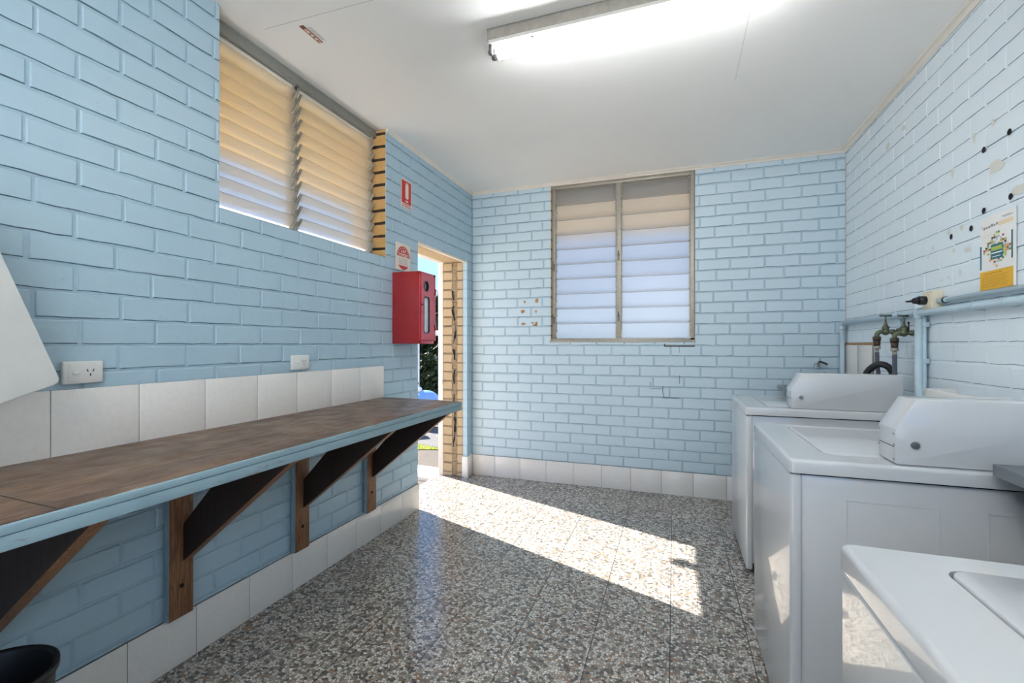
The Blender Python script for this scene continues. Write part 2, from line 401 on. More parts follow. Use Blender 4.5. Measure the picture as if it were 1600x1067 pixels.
# ------------------------------------------------------------ brick walls
def subtract(rect, hole):
    a0, b0, a1, b1 = rect; c0, d0, c1, d1 = hole
    if c1 <= a0 or c0 >= a1 or d1 <= b0 or d0 >= b1: return [rect]
    out = []
    if c0 > a0: out.append((a0, b0, c0, b1))
    if c1 < a1: out.append((c1, b0, a1, b1))
    m0, m1 = max(a0, c0), min(a1, c1)
    if d0 > b0: out.append((m0, b0, m1, d0))
    if d1 < b1: out.append((m0, d1, m1, b1))
    return out
def rects_minus(rect, holes):
    rs = [rect]
    for h in holes: rs = [q for r in rs for q in subtract(r, h)]
    return rs
def brick_face(mb, P, u0, u1, v0, v1, holes, zref, course, pitch, off, m, crev, jw=0.005, dep=0.0045, seed=1, jit=0.012, mort=None):
    """P(u, v, d): point on the wall, d>0 out of the surface. Bricks as raised bevelled blocks over a mortar sheet."""
    rnd = random.Random(seed)
    for r in rects_minus((u0, v0, u1, v1), holes):
        # keep the sheet in patches so it stays flat but shades well
        mb.poly([P(r[0], r[1], -dep), P(r[2], r[1], -dep), P(r[2], r[3], -dep), P(r[0], r[3], -dep)], mort or m)
    k0 = math.floor((v0-zref)/course)-1
    k = k0
    while zref + k*course < v1:
        b0 = zref+k*course; b1 = b0+course
        par = k % 2; o = off[par] + rnd.uniform(-jit, jit)
        n = math.floor((u0-o)/pitch)-1
        cuts = []
        while o+n*pitch < u1+pitch:
            cuts.append(o+n*pitch + rnd.uniform(-0.006, 0.006)); n += 1
        hw = jw + rnd.uniform(-0.001, 0.0015)
        for c0, c1 in zip(cuts, cuts[1:]):
            q = (max(c0+jw, u0), max(b0+hw*.8, v0), min(c1-jw, u1), min(b1-hw*.8, v1))
            if q[2]-q[0] < 0.006 or q[3]-q[1] < 0.006: continue
            for s_ in rects_minus(q, holes):
                if s_[2]-s_[0] < 0.008 or s_[3]-s_[1] < 0.008: continue
                a0, c0_, a1, c1_ = s_
                d = rnd.uniform(-0.0008, 0.0008); bv = rnd.uniform(0.0022, 0.0042); t0, t1 = rnd.uniform(-.0009, .0009), rnd.uniform(-.0009, .0009)
                ns = max(1, round((a1-a0)/0.048)); jg = lambda: rnd.gauss(0, .0009)
                O, I, TL_ = [], [], []
                for q_ in range(ns+1):
                    f_ = q_/ns; j_ = jg(); O.append((a0+(a1-a0)*f_, c0_+j_)); I.append((a0+bv+(a1-a0-2*bv)*f_, c0_+bv*.8+j_+jg()*.5)); TL_.append(t0+(t1-t0)*f_)
                for q_ in range(ns, -1, -1):
                    f_ = q_/ns; j_ = jg(); O.append((a0+(a1-a0)*f_, c1_+j_)); I.append((a0+bv+(a1-a0-2*bv)*f_, c1_-bv+j_+jg()*.5)); TL_.append(-t1+(t1-t0)*(1-f_))
                vo = [mb.bm.verts.new(P(x, y, -dep)) for x, y in O]
                vi = [mb.bm.verts.new(P(x, y, d+TL_[i])) for i, (x, y) in enumerate(I)]
                f = mb.bm.faces.new(vi); f.material_index = mb.mi(m)
                nn_ = len(vo)
                for i in range(nn_):
                    f = mb.bm.faces.new((vo[i], vo[(i+1) % nn_], vi[(i+1) % nn_], vi[i]))
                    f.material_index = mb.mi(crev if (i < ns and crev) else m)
        k += 1
def blob(mb, P, cu, cv, ru, rv, m, d=0.0012, seed=0, n=11, rough=0.3):
    rnd = random.Random(seed)
    mb.poly([P(cu+ru*math.cos(2*PI*i/n)*(1+rnd.uniform(-rough, rough)), cv+rv*math.sin(2*PI*i/n)*(1+rnd.uniform(-rough, rough)), d) for i in range(n)], m)
PL = lambda u, v, d=0: (XL+d, u, v)        # u = world y
PB = lambda u, v, d=0: (u, YB-d, v)        # u = world x
PR = lambda u, v, d=0: (XR-d, u, v)
PRear = lambda u, v, d=0: (u, YR+d, v)
XO = -2.087                                # outer face of the left wall
XW = -1.913                                # plane of the left window frame
WIN1 = (1.431, 1.811, 2.619, H+1)          # y0 z0 y1 z1, left wall
DOOR = (3.028, -1, 3.897, 2.004)
WIN2 = (-1.038, 1.262, 0.158, 2.645)       # x0 z0 x1 z1, back wall
ZREF_L = 2.0826

# left wall
mb = MB()
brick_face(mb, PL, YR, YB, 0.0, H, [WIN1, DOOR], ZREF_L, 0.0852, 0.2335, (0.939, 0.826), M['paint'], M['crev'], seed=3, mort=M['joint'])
# outer skin and the cavity between the skins
for r in rects_minus((YR-.2, -0.12, YB+.25, H+.0), [(WIN1[0], WIN1[1]-.0, WIN1[2], WIN1[3]), (DOOR[0], DOOR[1], DOOR[2]+.03, DOOR[3]+.02)]):
    mb.box((XO+.004, r[0], r[1]), (XO+.11, r[2], r[3]), M['brickpale'])
# doorway far reveal: inner skin of raw bricks, broken cavity mortar, outer skin
yj = DOOR[2]
def PJ(u, v, d=0): return (u, yj-d, v)
mb.box((XL-.004, yj+.001, 0), (XL-.02, YB+.05, 2.004), M['paint'])
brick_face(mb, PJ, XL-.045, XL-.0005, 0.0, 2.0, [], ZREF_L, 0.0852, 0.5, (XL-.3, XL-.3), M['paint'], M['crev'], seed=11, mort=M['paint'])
brick_face(mb, PJ, XL-.105, XL-.045, 0.0, 2.0, [], ZREF_L, 0.0852, 0.5, (XL-.35, XL-.35), M['jamb'], M['darkmortar'], seed=12, dep=.006, mort=M['mortar'])
brick_face(mb, PJ, XO+.03, XL-.155, 0.0, 2.0, [], ZREF_L, 0.0852, 0.5, (XO-.2, XO-.2), M['jamb'], M['darkmortar'], seed=13, dep=.009, jw=.006, mort=M['mortar'])
# broken mortar fill in the cavity, with a dark crack winding down it
rnd = random.Random(5)
xa0, xb0 = XL-.158, XL-.103
for i in range(58):
    z0 = i*0.0345; ja, jb = rnd.uniform(-.008, .006), rnd.uniform(-.006, .008); dd = rnd.uniform(-.003, .008)
    mb.box((xa0+ja, yj+dd, z0), (xb0+jb, yj+.06, min(z0+.037, 2.0)), M['mortar'], .005)
zc_ = .22; cx_ = XL-.143
while zc_ < 1.72:
    st = rnd.uniform(.03, .06); nx = min(max(cx_+rnd.uniform(-.012, .012), XL-.152), XL-.120); w1 = rnd.choice([.002, .004, .007, .011])
    if rnd.random() < .82: mb.poly([(cx_-w1, yj-.0055, zc_), (cx_+w1, yj-.0055, zc_), (nx+w1, yj-.0055, zc_+st), (nx-w1, yj-.0055, zc_+st)], M['dark'])
    cx_ = nx; zc_ += st
# lintel soffit over the door
mb.box((XO+.056, DOOR[0]-.02, 2.0005), (XL-.009, DOOR[2]+.005, 2.05), M['jamb'])
mb.box((XL-.035, DOOR[0], 1.988), (XL-.001, DOOR[2], 2.006), M['trim'], .003)
# near reveal of the door (inner skin end)
mb.poly([(XL-.004, DOOR[0], 0), (XO+.004, DOOR[0], 0), (XO+.004, DOOR[0], 2.0), (XL-.004, DOOR[0], 2.0)], M['brickpale'])
# window reveals
def PW(u, v, d=0): return (u, WIN1[2]-d, v)
brick_face(mb, PW, XW-.02, XL-.0006, WIN1[1], H, [], ZREF_L-.0426, 0.0852, 0.5, (XW-.3, XW-.3), M['brick'], M['darkmortar'], seed=21, dep=.008, jw=.008, mort=M['darkmortar'])
mb.poly([(XL-.004, WIN1[0], WIN1[1]), (XO+.1, WIN1[0], WIN1[1]), (XO+.1, WIN1[0], H), (XL-.004, WIN1[0], H)], M['brick'])
mb.poly([(XL-.0, WIN1[0], WIN1[1]), (XL-.0, WIN1[2], WIN1[1]), (XO+.11, WIN1[2], WIN1[1]), (XO+.11, WIN1[0], WIN1[1])], M['paint'])
struct(mb.build('wall_left', normals=False))

# back wall
mb = MB()
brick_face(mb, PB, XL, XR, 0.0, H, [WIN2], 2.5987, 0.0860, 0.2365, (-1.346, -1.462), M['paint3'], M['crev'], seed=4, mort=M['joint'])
for r in rects_minus((XO, -0.12, XR+.2, H), [WIN2]):
    mb.box((r[0], YB+.06, r[1]), (r[2], YB+.16, r[3]), M['brickpale'])
def PV(u, v, d=0): return (WIN2[0]+d, u, v)
brick_face(mb, PV, YB+.0005, YB+.07, WIN2[1], H, [], 2.5987, 0.0860, 0.5, (3.6, 3.6), M['brick'], M['darkmortar'], seed=22, dep=.006, jw=.006, mort=M['darkmortar'])
mb.poly([(WIN2[2], YB, WIN2[1]), (WIN2[2], YB+.08, WIN2[1]), (WIN2[2], YB+.08, WIN2[3]), (WIN2[2], YB, WIN2[3])], M['brickpale'])
mb.poly([(WIN2[0], YB, WIN2[1]), (WIN2[2], YB, WIN2[1]), (WIN2[2], YB+.08, WIN2[1]), (WIN2[0], YB+.08, WIN2[1])], M['paint'])
mb.poly([(WIN2[0], YB, WIN2[3]), (WIN2[2], YB, WIN2[3]), (WIN2[2], YB+.08, WIN2[3]), (WIN2[0], YB+.08, WIN2[3])], M['trim'])
for i, (u, v, a, b) in enumerate([(-1.285, 1.618, .012, .012), (-1.17, 1.625, .017, .023), (-1.303, 1.53, .019, .016), (-1.178, 1.53, .010, .011), (-1.295, 1.417, .024, .011), (-1.21, 1.427, .016, .007), (-1.185, 1.405, .024, .009), (-1.175, 1.42, .014, .016), (-1.335, 1.475, .006, .004)]):
    blob(mb, PB, u, v, a, b, M['spot'], 0.0018, 60+i)
for i, (u, v) in enumerate([(-.085, 1.215), (.06, 1.206), (.155, 1.213)]): pass
mb.box((-.075, YB-.0016, 1.213), (.158, YB+.002, 1.222), M['darkmortar']); mb.box((-.078, YB-.0014, 1.213), (-.07, YB+.002, 1.236), M['darkmortar']); mb.box((.0385, YB-.0014, 1.16), (.0425, YB+.002, 1.213), M['crev'])
for (x, z, hh) in [(-.09, .83, .055), (-.19, .88, .04), (.04, .91, .07), (-.085, .80, .03)]: mb.box((x, YB-.0012, z), (x+.004, YB+.001, z+hh), M['darkmortar'])
for (x, z, ww) in [(-.19, .862, .10), (-.09, .79, .13)]: mb.box((x, YB-.0012, z), (x+ww, YB+.001, z+.0035), M['darkmortar'])
struct(mb.build('wall_back', normals=False))

# right wall with old screw holes and paint residue
mb = MB()
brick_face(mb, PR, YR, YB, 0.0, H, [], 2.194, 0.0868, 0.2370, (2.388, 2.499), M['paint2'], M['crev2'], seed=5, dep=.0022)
mb.poly([(XR+.1, YR, 0), (XR+.1, YB, 0), (XR+.1, YB, H), (XR+.1, YR, H)], M['brickpale'])
for i, (u, v) in enumerate([(2.254, 2.031), (2.406, 2.024), (2.247, 1.787), (2.406, 1.777), (2.491, 1.725), (2.640, 1.722)]):
    blob(mb, PR, u, v, .0125, .0125, M['hole'], 0.0022, 80+i, 16, 0.04)
for i, (u, v, a, b) in enumerate([(2.52, 1.64, .03, .014), (2.62, 1.655, .018, .012), (2.56, 1.745, .02, .014), (2.66, 1.75, .016, .02), (2.80, 1.70, .014, .016), (2.84, 1.665, .012, .012), (2.57, 1.55, .014, .02), (2.66, 1.54, .012, .01), (2.72, 1.535, .012, .012), (2.63, 2.01, .012, .03), (2.33, 1.93, .06, .035), (2.47, 2.10, .012, .03), (2.35, 2.11, .012, .02), (3.3, 2.4, .03, .03), (3.1, 2.42, .03, .02), (2.2, 1.80, .05, .022)]):
    blob(mb, PR, u, v, a*.75, b*.75, M['stain'], 0.0016, 90+i)
struct(mb.build('wall_right', normals=False))

mb = MB()
brick_face(mb, PRear, XL, XR, 0.0, H, [(-1.0, -1, 1.15, 2.45)], 2.5987, 0.0860, 0.2365, (-1.346, -1.462), M['paint'], M['crev'], seed=6)  # unseen opening, shaped to let more light in from behind
for r in rects_minus((XL, 0, XR, H), [(-1.0, -1, 1.15, 2.45)]): mb.box((r[0], YR-.004, r[1]), (r[2], YR-.1, r[3]), M['brickpale'])
struct(mb.build('wall_rear', normals=False))

# floor and ceiling
mb = MB(); mb.box((XO+.06, YR, -.06), (XR, YB, 0), M['terrazzo']); struct(mb.build('floor'))
mb = MB(); mb.box((XL-.25, YR-.1, H), (XR+.12, YB+.16, H+.05), M['ceiling'])
def cline(a, b, w=.0016):
    a, b = Vector((*a, H-.0005)), Vector((*b, H-.0005)); d = (b-a).normalized(); n = Vector((-d.y, d.x, 0))*w/2
    mb.poly([a+n, b+n, b-n, a-n], M['ink'])
cline((-1.755, 1.605), (XR-.1, 1.665)); cline((.303, 1.66), (.312, 2.75), .0012); 
struct(mb.build('ceiling'))
# trims: scotia beads round the ceiling
def bead(p, q, inward, name):
    m_ = MB(); p, q, w = Vector(p), Vector(q), Vector(inward)
    prof = [(0, 0), (0, -.022), (.006, -.022), (.010, -.016), (.020, -.010), (.034, -.006), (.040, 0)]
    pts = [p + w*a + Vector((0, 0, b)) for a, b in prof]
    m_.prism(pts, q-p, M['trim']); return struct(m_.build(name))
bead((XL+.001, WIN1[2], H), (XL+.001, YB, H), (.5, 0, 0), 'trim_1')
bead((XL, YB-.001, H), (XR, YB-.001, H), (0, -.9, 0), 'trim_2')
bead((XR-.001, YR, H), (XR-.001, YB, H), (-1, 0, 0), 'trim_3')

# baseboards and splashbacks in ceramic tile
TW = 0.2457
def tiles(name, P, edges, z0, z1, th=.009, capcol=True):
    m_ = MB(); a, b = edges[0], edges[-1]
    for (p0, p1) in ((P(a, z0, 0), P(b, z1, th-.002)),): m_.box(p0, p1, M['grout'])
    for e0, e1 in zip(edges, edges[1:]):
        if e1-e0 < .01: continue
        m_.box(P(e0+.0012, z0+.0005, .0), P(e1-.0012, z1, th), M['tile'], .0016)
    return struct(m_.build(name))
yend = DOOR[0]+.004
eL = sorted([yend] + [YB-.9678-i*TW for i in range(0, 19)])
eL = [e for e in eL if e > YR and e <= yend] ; eL[0] = YR
if yend-eL[-2] < .02: eL.pop(-2)
tiles('baseboard_left', PL, eL, 0, .192)
eB = [XL+.009] + [XL+.2334+i*TW for i in range(12)]; eB = [e for e in eB if e < XR] + [XR]
tiles('baseboard_back', PB, eB, 0, .192)
# returns on the door nib
m_ = MB(); m_.box((XL-.05, yj-.009, 0), (XL+.009, yj, .192), M['tile'], .0015); m_.box((XL, yj, 0), (XL+.009, YB, .192), M['tile'], .0015); struct(m_.build('baseboard_nib'))
eS = [-.377, -.131, .117, .373, .62, .865, 1.113, 1.358, 1.608, 1.843, 2.09, 2.34, 2.583]
eS = [YR] + [e for e in eS]
tiles('trim_4', PL, eS, .885, 1.092, .010)
eT = [3.50, 3.75, YB-.001]
tiles('trim_5', PR, eT, .92, 1.228, .012)
m_ = MB(); m_.box(PR(3.50, 1.228, 0), PR(YB-.001, 1.243, .012), M['spot'], .003); struct(m_.build('trim_6'))
# white door frame on the outer face and threshold
m_ = MB(); m_.box((XO-.02, yj-.004, -.10), (XO+.03, yj+.05, 2.06), M['trim'], .003); m_.box((XO-.02, DOOR[0]-.06, 1.998), (XO+.055, yj+.05, 2.06), M['trim'], .003)
m_.box((XO-.02, DOOR[0]-.05, -.10), (XO+.03, DOOR[0]-.002, 2.06), M['trim'], .003); m_.box((XO+.026, yj-.008, .86), (XO+.030, yj-.003, .90), M['alu']); struct(m_.build('door_1'))

# ------------------------------------------------------------ louvre windows
def add_copy(src, parent, loc):
    o = src.copy(); C.objects.link(o); o.parent = parent; o.location = loc; return o
# left window: blades on the plane XW
win = bpy.data.objects.new('window_1', None); C.objects.link(win); win.location = (XW, (WIN1[0]+WIN1[2])/2, WIN1[1]); struct(win)
m_ = MB(); wx = XW
m_.box((wx-.055, WIN1[0], WIN1[1]), (wx+.002, WIN1[2], WIN1[1]+.012), M['alu'], .001)
m_.box((wx-.055, WIN1[0], 2.612), (wx+.030, WIN1[2], H-.001), M['sill'], .001); m_.box((wx-.055, WIN1[0], 2.596), (wx+.004, WIN1[2], 2.612), M['trim'], .001)
m_.box((wx-.055, WIN1[2]-.028, WIN1[1]), (wx+.0, WIN1[2]-.0, H-.052), M['alu'], .001)
m_.box((wx-.055, WIN1[0], WIN1[1]), (wx+.0, WIN1[0]+.028, H-.052), M['alu'], .001)
part(m_, 'frame', win)
ymul = 1.945
m_ = MB(); m_.box((wx-.055, ymul-.013, WIN1[1]), (wx+.004, ymul+.013, H-.052), M['alu'], .001); part(m_, 'mullion', win)
sp, bl, tilt = .0665, .104, R(36)
zs = [1.866 + i*sp for i in range(12)]
def blade_mesh(w, length, gm, tlt, th=.005):
    b = MB(); T = Matrix.Rotation(tlt, 4, 'Y')
    b.box((-th/2, -w/2, -length/2), (th/2, w/2, length/2), gm, 0, T=T)
    for f in b.bm.faces:
        if abs((T.inverted() @ f.normal).z) > .9: f.material_index = b.mi(M['glassedge'])
    return b
for (ya, yb) in ((WIN1[0]+.03, ymul-.016), (ymul+.016, WIN1[2]-.03)):
    first = None
    for z in zs:
        loc = Vector((wx-.006, (ya+yb)/2, z)) - win.location
        if first is None:
            first = blade_mesh(yb-ya, bl, M['glassA'], tilt).build('louvre_blade', win); first.location = loc
        else: add_copy(first, win, loc)
m_ = MB(); Tt = Matrix.Rotation(tilt, 4, 'Y')
m_.box((-.008, -.0012, -.046), (.008, .0012, .046), M['alu'], 0, T=Tt); m_.box((-.010, -.004, -.046), (-.0065, .004, .046), M['alu'], 0, T=Tt); m_.box((.0062, -.004, -.046), (.009, .004, -.0), M['alu'], 0, T=Tt)
m_.cyl((-.002, -.006, 0), (-.002, .006, 0), .007, M['alu'], 10)
clip0 = m_.build('blade_clip', win); firstc = True
for yc in (WIN1[0]+.030, ymul-.016, ymul+.016, WIN1[2]-.030):
    for z in zs:
        loc = Vector((wx+.004, yc, z)) - win.location
        if firstc: clip0.location = loc; firstc = False
        else: add_copy(clip0, win, loc)
# insect mesh outside both lights
def mk_screen():
    s = N('insect_mesh'); mp = s.mapping((1, 1, 1)); sx = s.n('ShaderNodeSeparateXYZ'); s.l(mp, sx.inputs[0])
    def g(o): return s.math('GREATER_THAN', s.math('MODULO', s.math('ADD', o, 10.0), 0.0042), 0.0034)
    k = s.math('MAXIMUM', g(s.math('ADD', sx.outputs[0], sx.outputs[1])), g(sx.outputs[2]))
    s.set(Base_Color=srgb(120, 118, 108), Roughness=.7)
    t = s.n('ShaderNodeBsdfTransparent'); mx = s.n('ShaderNodeMixShader'); s.l(k, mx.inputs[0]); s.l(t.outputs[0], mx.inputs[1]); s.l(s.b.outputs[0], mx.inputs[2]); s.l(mx.outputs[0], s.out.inputs['Surface'])
    return s.m
SCR = mk_screen()
m_ = MB(); m_.poly([(wx-.062, WIN1[0], WIN1[1]), (wx-.062, WIN1[2], WIN1[1]), (wx-.062, WIN1[2], H), (wx-.062, WIN1[0], H)], SCR); part(m_, 'insect_screen', win)

# back window
win = bpy.data.objects.new('window_2', None); C.objects.link(win); win.location = ((WIN2[0]+WIN2[2])/2, YB+.05, WIN2[1]); struct(win)
m_ = MB(); yf0, yf1 = YB+.030, YB+.085; x0, z0, x1, z1 = WIN2
m_.box((x0, yf0-.02, z0), (x1, yf1, z0+.024), M['alu'], .002); m_.box((x0, yf0-.01, z1-.028), (x1, yf1, z1), M['alu'], .002)
m_.box((x0+.001, yf0, z0), (x0+.032, yf1, z1), M['alu'], .002); m_.box((x1-.032, yf0-.02, z0), (x1-.001, yf1, z1), M['alu'], .002)
m_.box((x0-.012, YB-.004, z0-.012), (x1+.004, YB+.05, z0+.006), M['alu'], .002)
part(m_, 'frame', win)
xm = -.448
m_ = MB(); m_.box((xm-.020, yf0-.005, z0+.02), (xm+.020, yf1, z1-.02), M['alu'], .002); part(m_, 'mullion', win)
nb = 10; zb0, zb1 = z0+.028, z1-.030; spb = (zb1-zb0)/nb; tl = R(-9)
for (xa, xb) in ((x0+.040, xm-.026), (xm+.026, x1-.040)):
    b = MB(); T = Matrix.Rotation(tl, 4, 'X'); b.box((-(xb-xa)/2, -.0028, -.077), ((xb-xa)/2, .0028, .077), M['glassB'], 0, T=T)
    for f in b.bm.faces:
        if abs((T.inverted() @ f.normal).z) > .9: f.material_index = b.mi(M['glassedge'])
    first = b.build('louvre_blade', win)
    for i in range(nb):
        loc = Vector(((xa+xb)/2, YB+.055, zb0+spb*(i+.5))) - win.location
        if i == 0: first.location = loc
        else: add_copy(first, win, loc)
m_ = MB(); T = Matrix.Rotation(tl, 4, 'X')
m_.box((-.0015, -.010, -.066), (.0015, .010, .066), M['alu'], 0, T=T); m_.box((-.005, -.011, -.066), (.005, -.0075, .066), M['alu'], 0, T=T); m_.cyl((-.006, 0, 0), (.006, 0, 0), .008, M['alu'], 10)
c0 = m_.build('blade_clip', win); k = 0
for xc in (x0+.038, xm-.024, xm+.024, x1-.038):
    for i in range(nb):
        loc = Vector((xc, YB+.050, zb0+spb*(i+.5))) - win.location
        if k == 0: c0.location = loc
        else: add_copy(c0, win, loc)
        k += 1
m_ = MB()
for xc, zz in ((x0+.022, 1.92), (x0+.022, 1.45), (xm, 1.98), (xm, 1.46)):
    m_.box((xc-.006, yf0-.028, zz-.03), (xc+.006, yf0-.004, zz+.03), M['dsteel'], .002); m_.cyl((xc, yf0-.026, zz+.01), (xc, yf0-.045, zz+.05), .004, M['dsteel'], 8)
part(m_, 'louvre_lever', win)
m_ = MB(); m_.poly([(x0, YB+.10, z0), (x1, YB+.10, z0), (x1, YB+.10, z1), (x0, YB+.10, z1)], SCR); part(m_, 'insect_screen', win)

# ------------------------------------------------------------ fluorescent batten on the ceiling
def batten(root, x0, x1, ya, tm='tube'):
    yb = ya+.128
    m_ = MB(); m_.box((x0, ya, H-.052), (x1, ya+.003, H-.001), M['housing']); m_.box((x0, yb-.003, H-.052), (x1, yb, H-.001), M['housing'])
    m_.box((x0, ya, H-.052), (x0+.003, yb, H-.001), M['housing']); m_.box((x1-.003, ya, H-.052), (x1, yb, H-.001), M['housing']); m_.box((x0, ya, H-.006), (x1, yb, H-.001), M['housing'])
    part(m_, 'housing', root)
    m_ = MB(); m_.prism([(x0+.004, ya+.001, H-.052), (x0+.004, ya+.010, H-.061), (x0+.004, yb-.010, H-.061), (x0+.004, yb-.001, H-.052)], (x1-x0-.008, 0, 0), M['batten'])
    for dx, mm in ((.205, M['dark']), (.255, M['ink'])):
        m_.cyl((x0+dx, ya+.030, H-.0605), (x0+dx, ya+.030, H-.0618), .009, mm, 16)
    m_.cyl((x0+.255, ya+.030, H-.0605), (x0+.255, ya+.030, H-.0622), .0065, M['batten'], 16)
    part(m_, 'cover_plate', root)
    ty, tz = ya+.066, H-.094
    for xx in (x0+.008, x1-.008):
        for yy in (ya+.026, ty):
            m_ = MB(); m_.box((xx-.007, yy-.010, H-.105), (xx+.007, yy+.010, H-.058), M['dsteel'], .003); m_.cyl((xx-.009, yy, tz), (xx+.009, yy, tz), .010, M['dsteel'], 14)
            part(m_, 'lamp_holder', root)
    m_ = MB(); m_.cyl((x0+.030, ty, tz), (x1-.030, ty, tz), .0135, M[tm], 20); tb = part(m_, 'tube', root)
    for a, b in ((x0+.016, x0+.030), (x1-.030, x1-.016)):
        m_ = MB(); m_.cyl((a, ty, tz), (b, ty, tz), .0137, M['tubeend'], 20); part(m_, 'tube_cap', tb)
r = thing('fluorescent_light', 'long dusty fluorescent batten with one lit tube on the white ceiling', 'light', (-.2, 1.98, H))
batten(r, -.800, .455, 1.938)
r = thing('fluorescent_light', 'added fluorescent fill batten on the ceiling behind the viewpoint, unseen', 'light', (-.7, -.8, H))
batten(r, -1.15, .105, -.85, 'filltube')  # unseen second batten added to light the room from behind

# ------------------------------------------------------------ bench
ZB = .888; XF = -1.222; YE = 2.535; YS = -.55
r = thing('wall_bench', 'long worn brown folding bench with blue painted edge on timber wall brackets', 'bench', (-1.5, 1.0, 0))
m_ = MB(); m_.prism([(XL+.001, YS, ZB-.018), (XF, YS, ZB-.018), (XF, YE, ZB-.018), (XL+.001, 2.583, ZB-.018)], (0, 0, .018), M['worktop'], .0015)
m_.poly([(-1.62, 1.62-.002, ZB+.0003), (XF-.01, 1.60, ZB+.0003), (XF-.01, 1.602, ZB+.0003), (-1.62, 1.622, ZB+.0003)], M['dark'])
m_.poly([(XL+.02, .62, ZB+.0003), (XF-.01, .60, ZB+.0003), (XF-.01, .603, ZB+.0003), (XL+.02, .623, ZB+.0003)], M['dark'])
part(m_, 'tabletop', r)
m_ = MB(); m_.box((XF+.0005, YS, ZB-.020), (XF+.012, YE+.002, ZB-.001), M['bluewood'], .002); m_.box((XF-.01, YS, ZB-.052), (XF+.010, YE, ZB-.021), M['bluewood'], .002)
part(m_, 'edge_strip', r)
m_ = MB(); m_.box((XL+.03, YS, ZB-.050), (XF-.012, YS+.02, ZB-.019), M['bluewood']); part(m_, 'cross_rail', r)
m_ = MB(); m_.box((XL+.03, YE-.035, ZB-.050), (XF-.012, YE-.010, ZB-.019), M['darktimber'], .002)
part(m_, 'cross_rail', r)
for yp in (.62, 1.198, 1.805, 2.372):
    if yp < .7: pass
    y0p, y1p = yp, yp+.092; xf = XL+.036
    m_ = MB(); m_.box((XL+.010, y0p, .196), (xf, y1p, ZB-.02), M['timber'], .0015)
    m_.box((XL+.010, y0p-.0012, .196), (xf-.001, y0p+.0006, ZB-.02), M['bluewood'])
    po = part(m_, 'post', r); po['label'] = 'brown timber post with blue painted side'
    m_ = MB()
    for zz in (.315,): m_.cyl((xf-.002, y0p+.046, zz), (xf+.003, y0p+.046, zz), .008, M['dark'], 12)
    part(m_, 'bolt', po)
    yb0, yb1 = y0p+.052, y0p+.092
    A = (xf+.000, .405); B_ = (xf+.000, .548); C_ = (-1.498, ZB-.052); D_ = (-1.262, ZB-.052)
    ang = [(A[0], yb0, A[1]), (B_[0], yb0, B_[1]), (C_[0], yb0, C_[1]), (D_[0]+.012, yb0, D_[1]), (D_[0]+.012, yb0, D_[1]-.012)]
    m_ = MB(); fs_ = m_.prism(ang, (0, yb1-yb0, 0), M['darktimber'], .0012)
    for f in fs_:
        if f.is_valid and f.normal.x > .4 and f.normal.z < -.3: f.material_index = m_.mi(M['timber'])  # lighter timber on the front edge stands for light falling there
    part(m_, 'brace', r)

# ------------------------------------------------------------ extinguisher cabinet and signs
x0, x1, y0, y1, z0, z1 = XL+.001, -1.599, 2.693, 2.914, 1.237, 1.722
r = thing('extinguisher_cabinet', 'dark red wall cabinet with round and slot windows beside the doorway', 'cabinet', (-1.7, 2.8, z0))
m_ = MB(); m_.box((x0, y0, z0), (x1, y0+.003, z1), M['darkred'], .001); m_.box((x0, y1-.003, z0), (x1, y1, z1), M['darkred'], .001)
m_.box((x0, y0, z0), (x1, y1, z0+.003), M['darkred'], .001); m_.box((x0, y0, z1-.003), (x1, y1, z1), M['darkred'], .001); m_.box((x0, y0, z0), (x0+.003, y1, z1), M['darkred'])
part(m_, 'body', r)
m_ = MB(); fw = .014
m_.box((x1-.002, y0, z0), (x1+.001, y0+fw, z1), M['redpink'], .0008); m_.box((x1-.002, y1-fw*2, z0), (x1+.001, y1, z1), M['redpink'], .0008)
m_.box((x1-.002, y0, z0), (x1+.001, y1, z0+fw*1.5), M['redpink'], .0008); m_.box((x1-.002, y0, z1-fw*1.1), (x1+.001, y1, z1), M['redpink'], .0008); part(m_, 'face_frame', r)
# door: plate with two openings, built as bridged outline strips
def plate_with_holes(mb, x, th, rect, holes, m, ring=.0):
    """grid-free: triangulate outer rect with polygon holes using bmesh triangle_fill"""
    bm = bmesh.new()
    def loop(pts):
        vs = [bm.verts.new((x, p[0], p[1])) for p in pts]
        return [bm.edges.new((vs[i], vs[(i+1) % len(vs)])) for i in range(len(vs))]
    es = loop([(rect[0], rect[1]), (rect[2], rect[1]), (rect[2], rect[3]), (rect[0], rect[3])])
    for h in holes: es += loop(h)
    bmesh.ops.triangle_fill(bm, use_beauty=True, use_dissolve=False, edges=es)
    g = bmesh.ops.extrude_face_region(bm, geom=bm.faces[:])
    for v in [v for v in g['geom'] if isinstance(v, bmesh.types.BMVert)]: v.co.x += th
    idx = mb.mi(m); mp = {v: mb.bm.verts.new(v.co) for v in bm.verts}
    for f in bm.faces:
        nf = mb.bm.faces.new([mp[v] for v in f.verts]); nf.material_index = idx
    bm.free()
circ = [(2.776+.028*math.cos(2*PI*k/28), 1.628+.034*math.sin(2*PI*k/28)) for k in range(28)]
slot = rrect(2.780, 1.432, .072, .246, .022, 6)
m_ = MB(); plate_with_holes(m_, x1+.001, .006, (y0+fw+.002, z0+fw*1.5+.002, y1-fw*2-.002, z1-fw*1.1-.002), [circ, slot], M['redpink']); dr = part(m_, 'door', r)
m_ = MB()
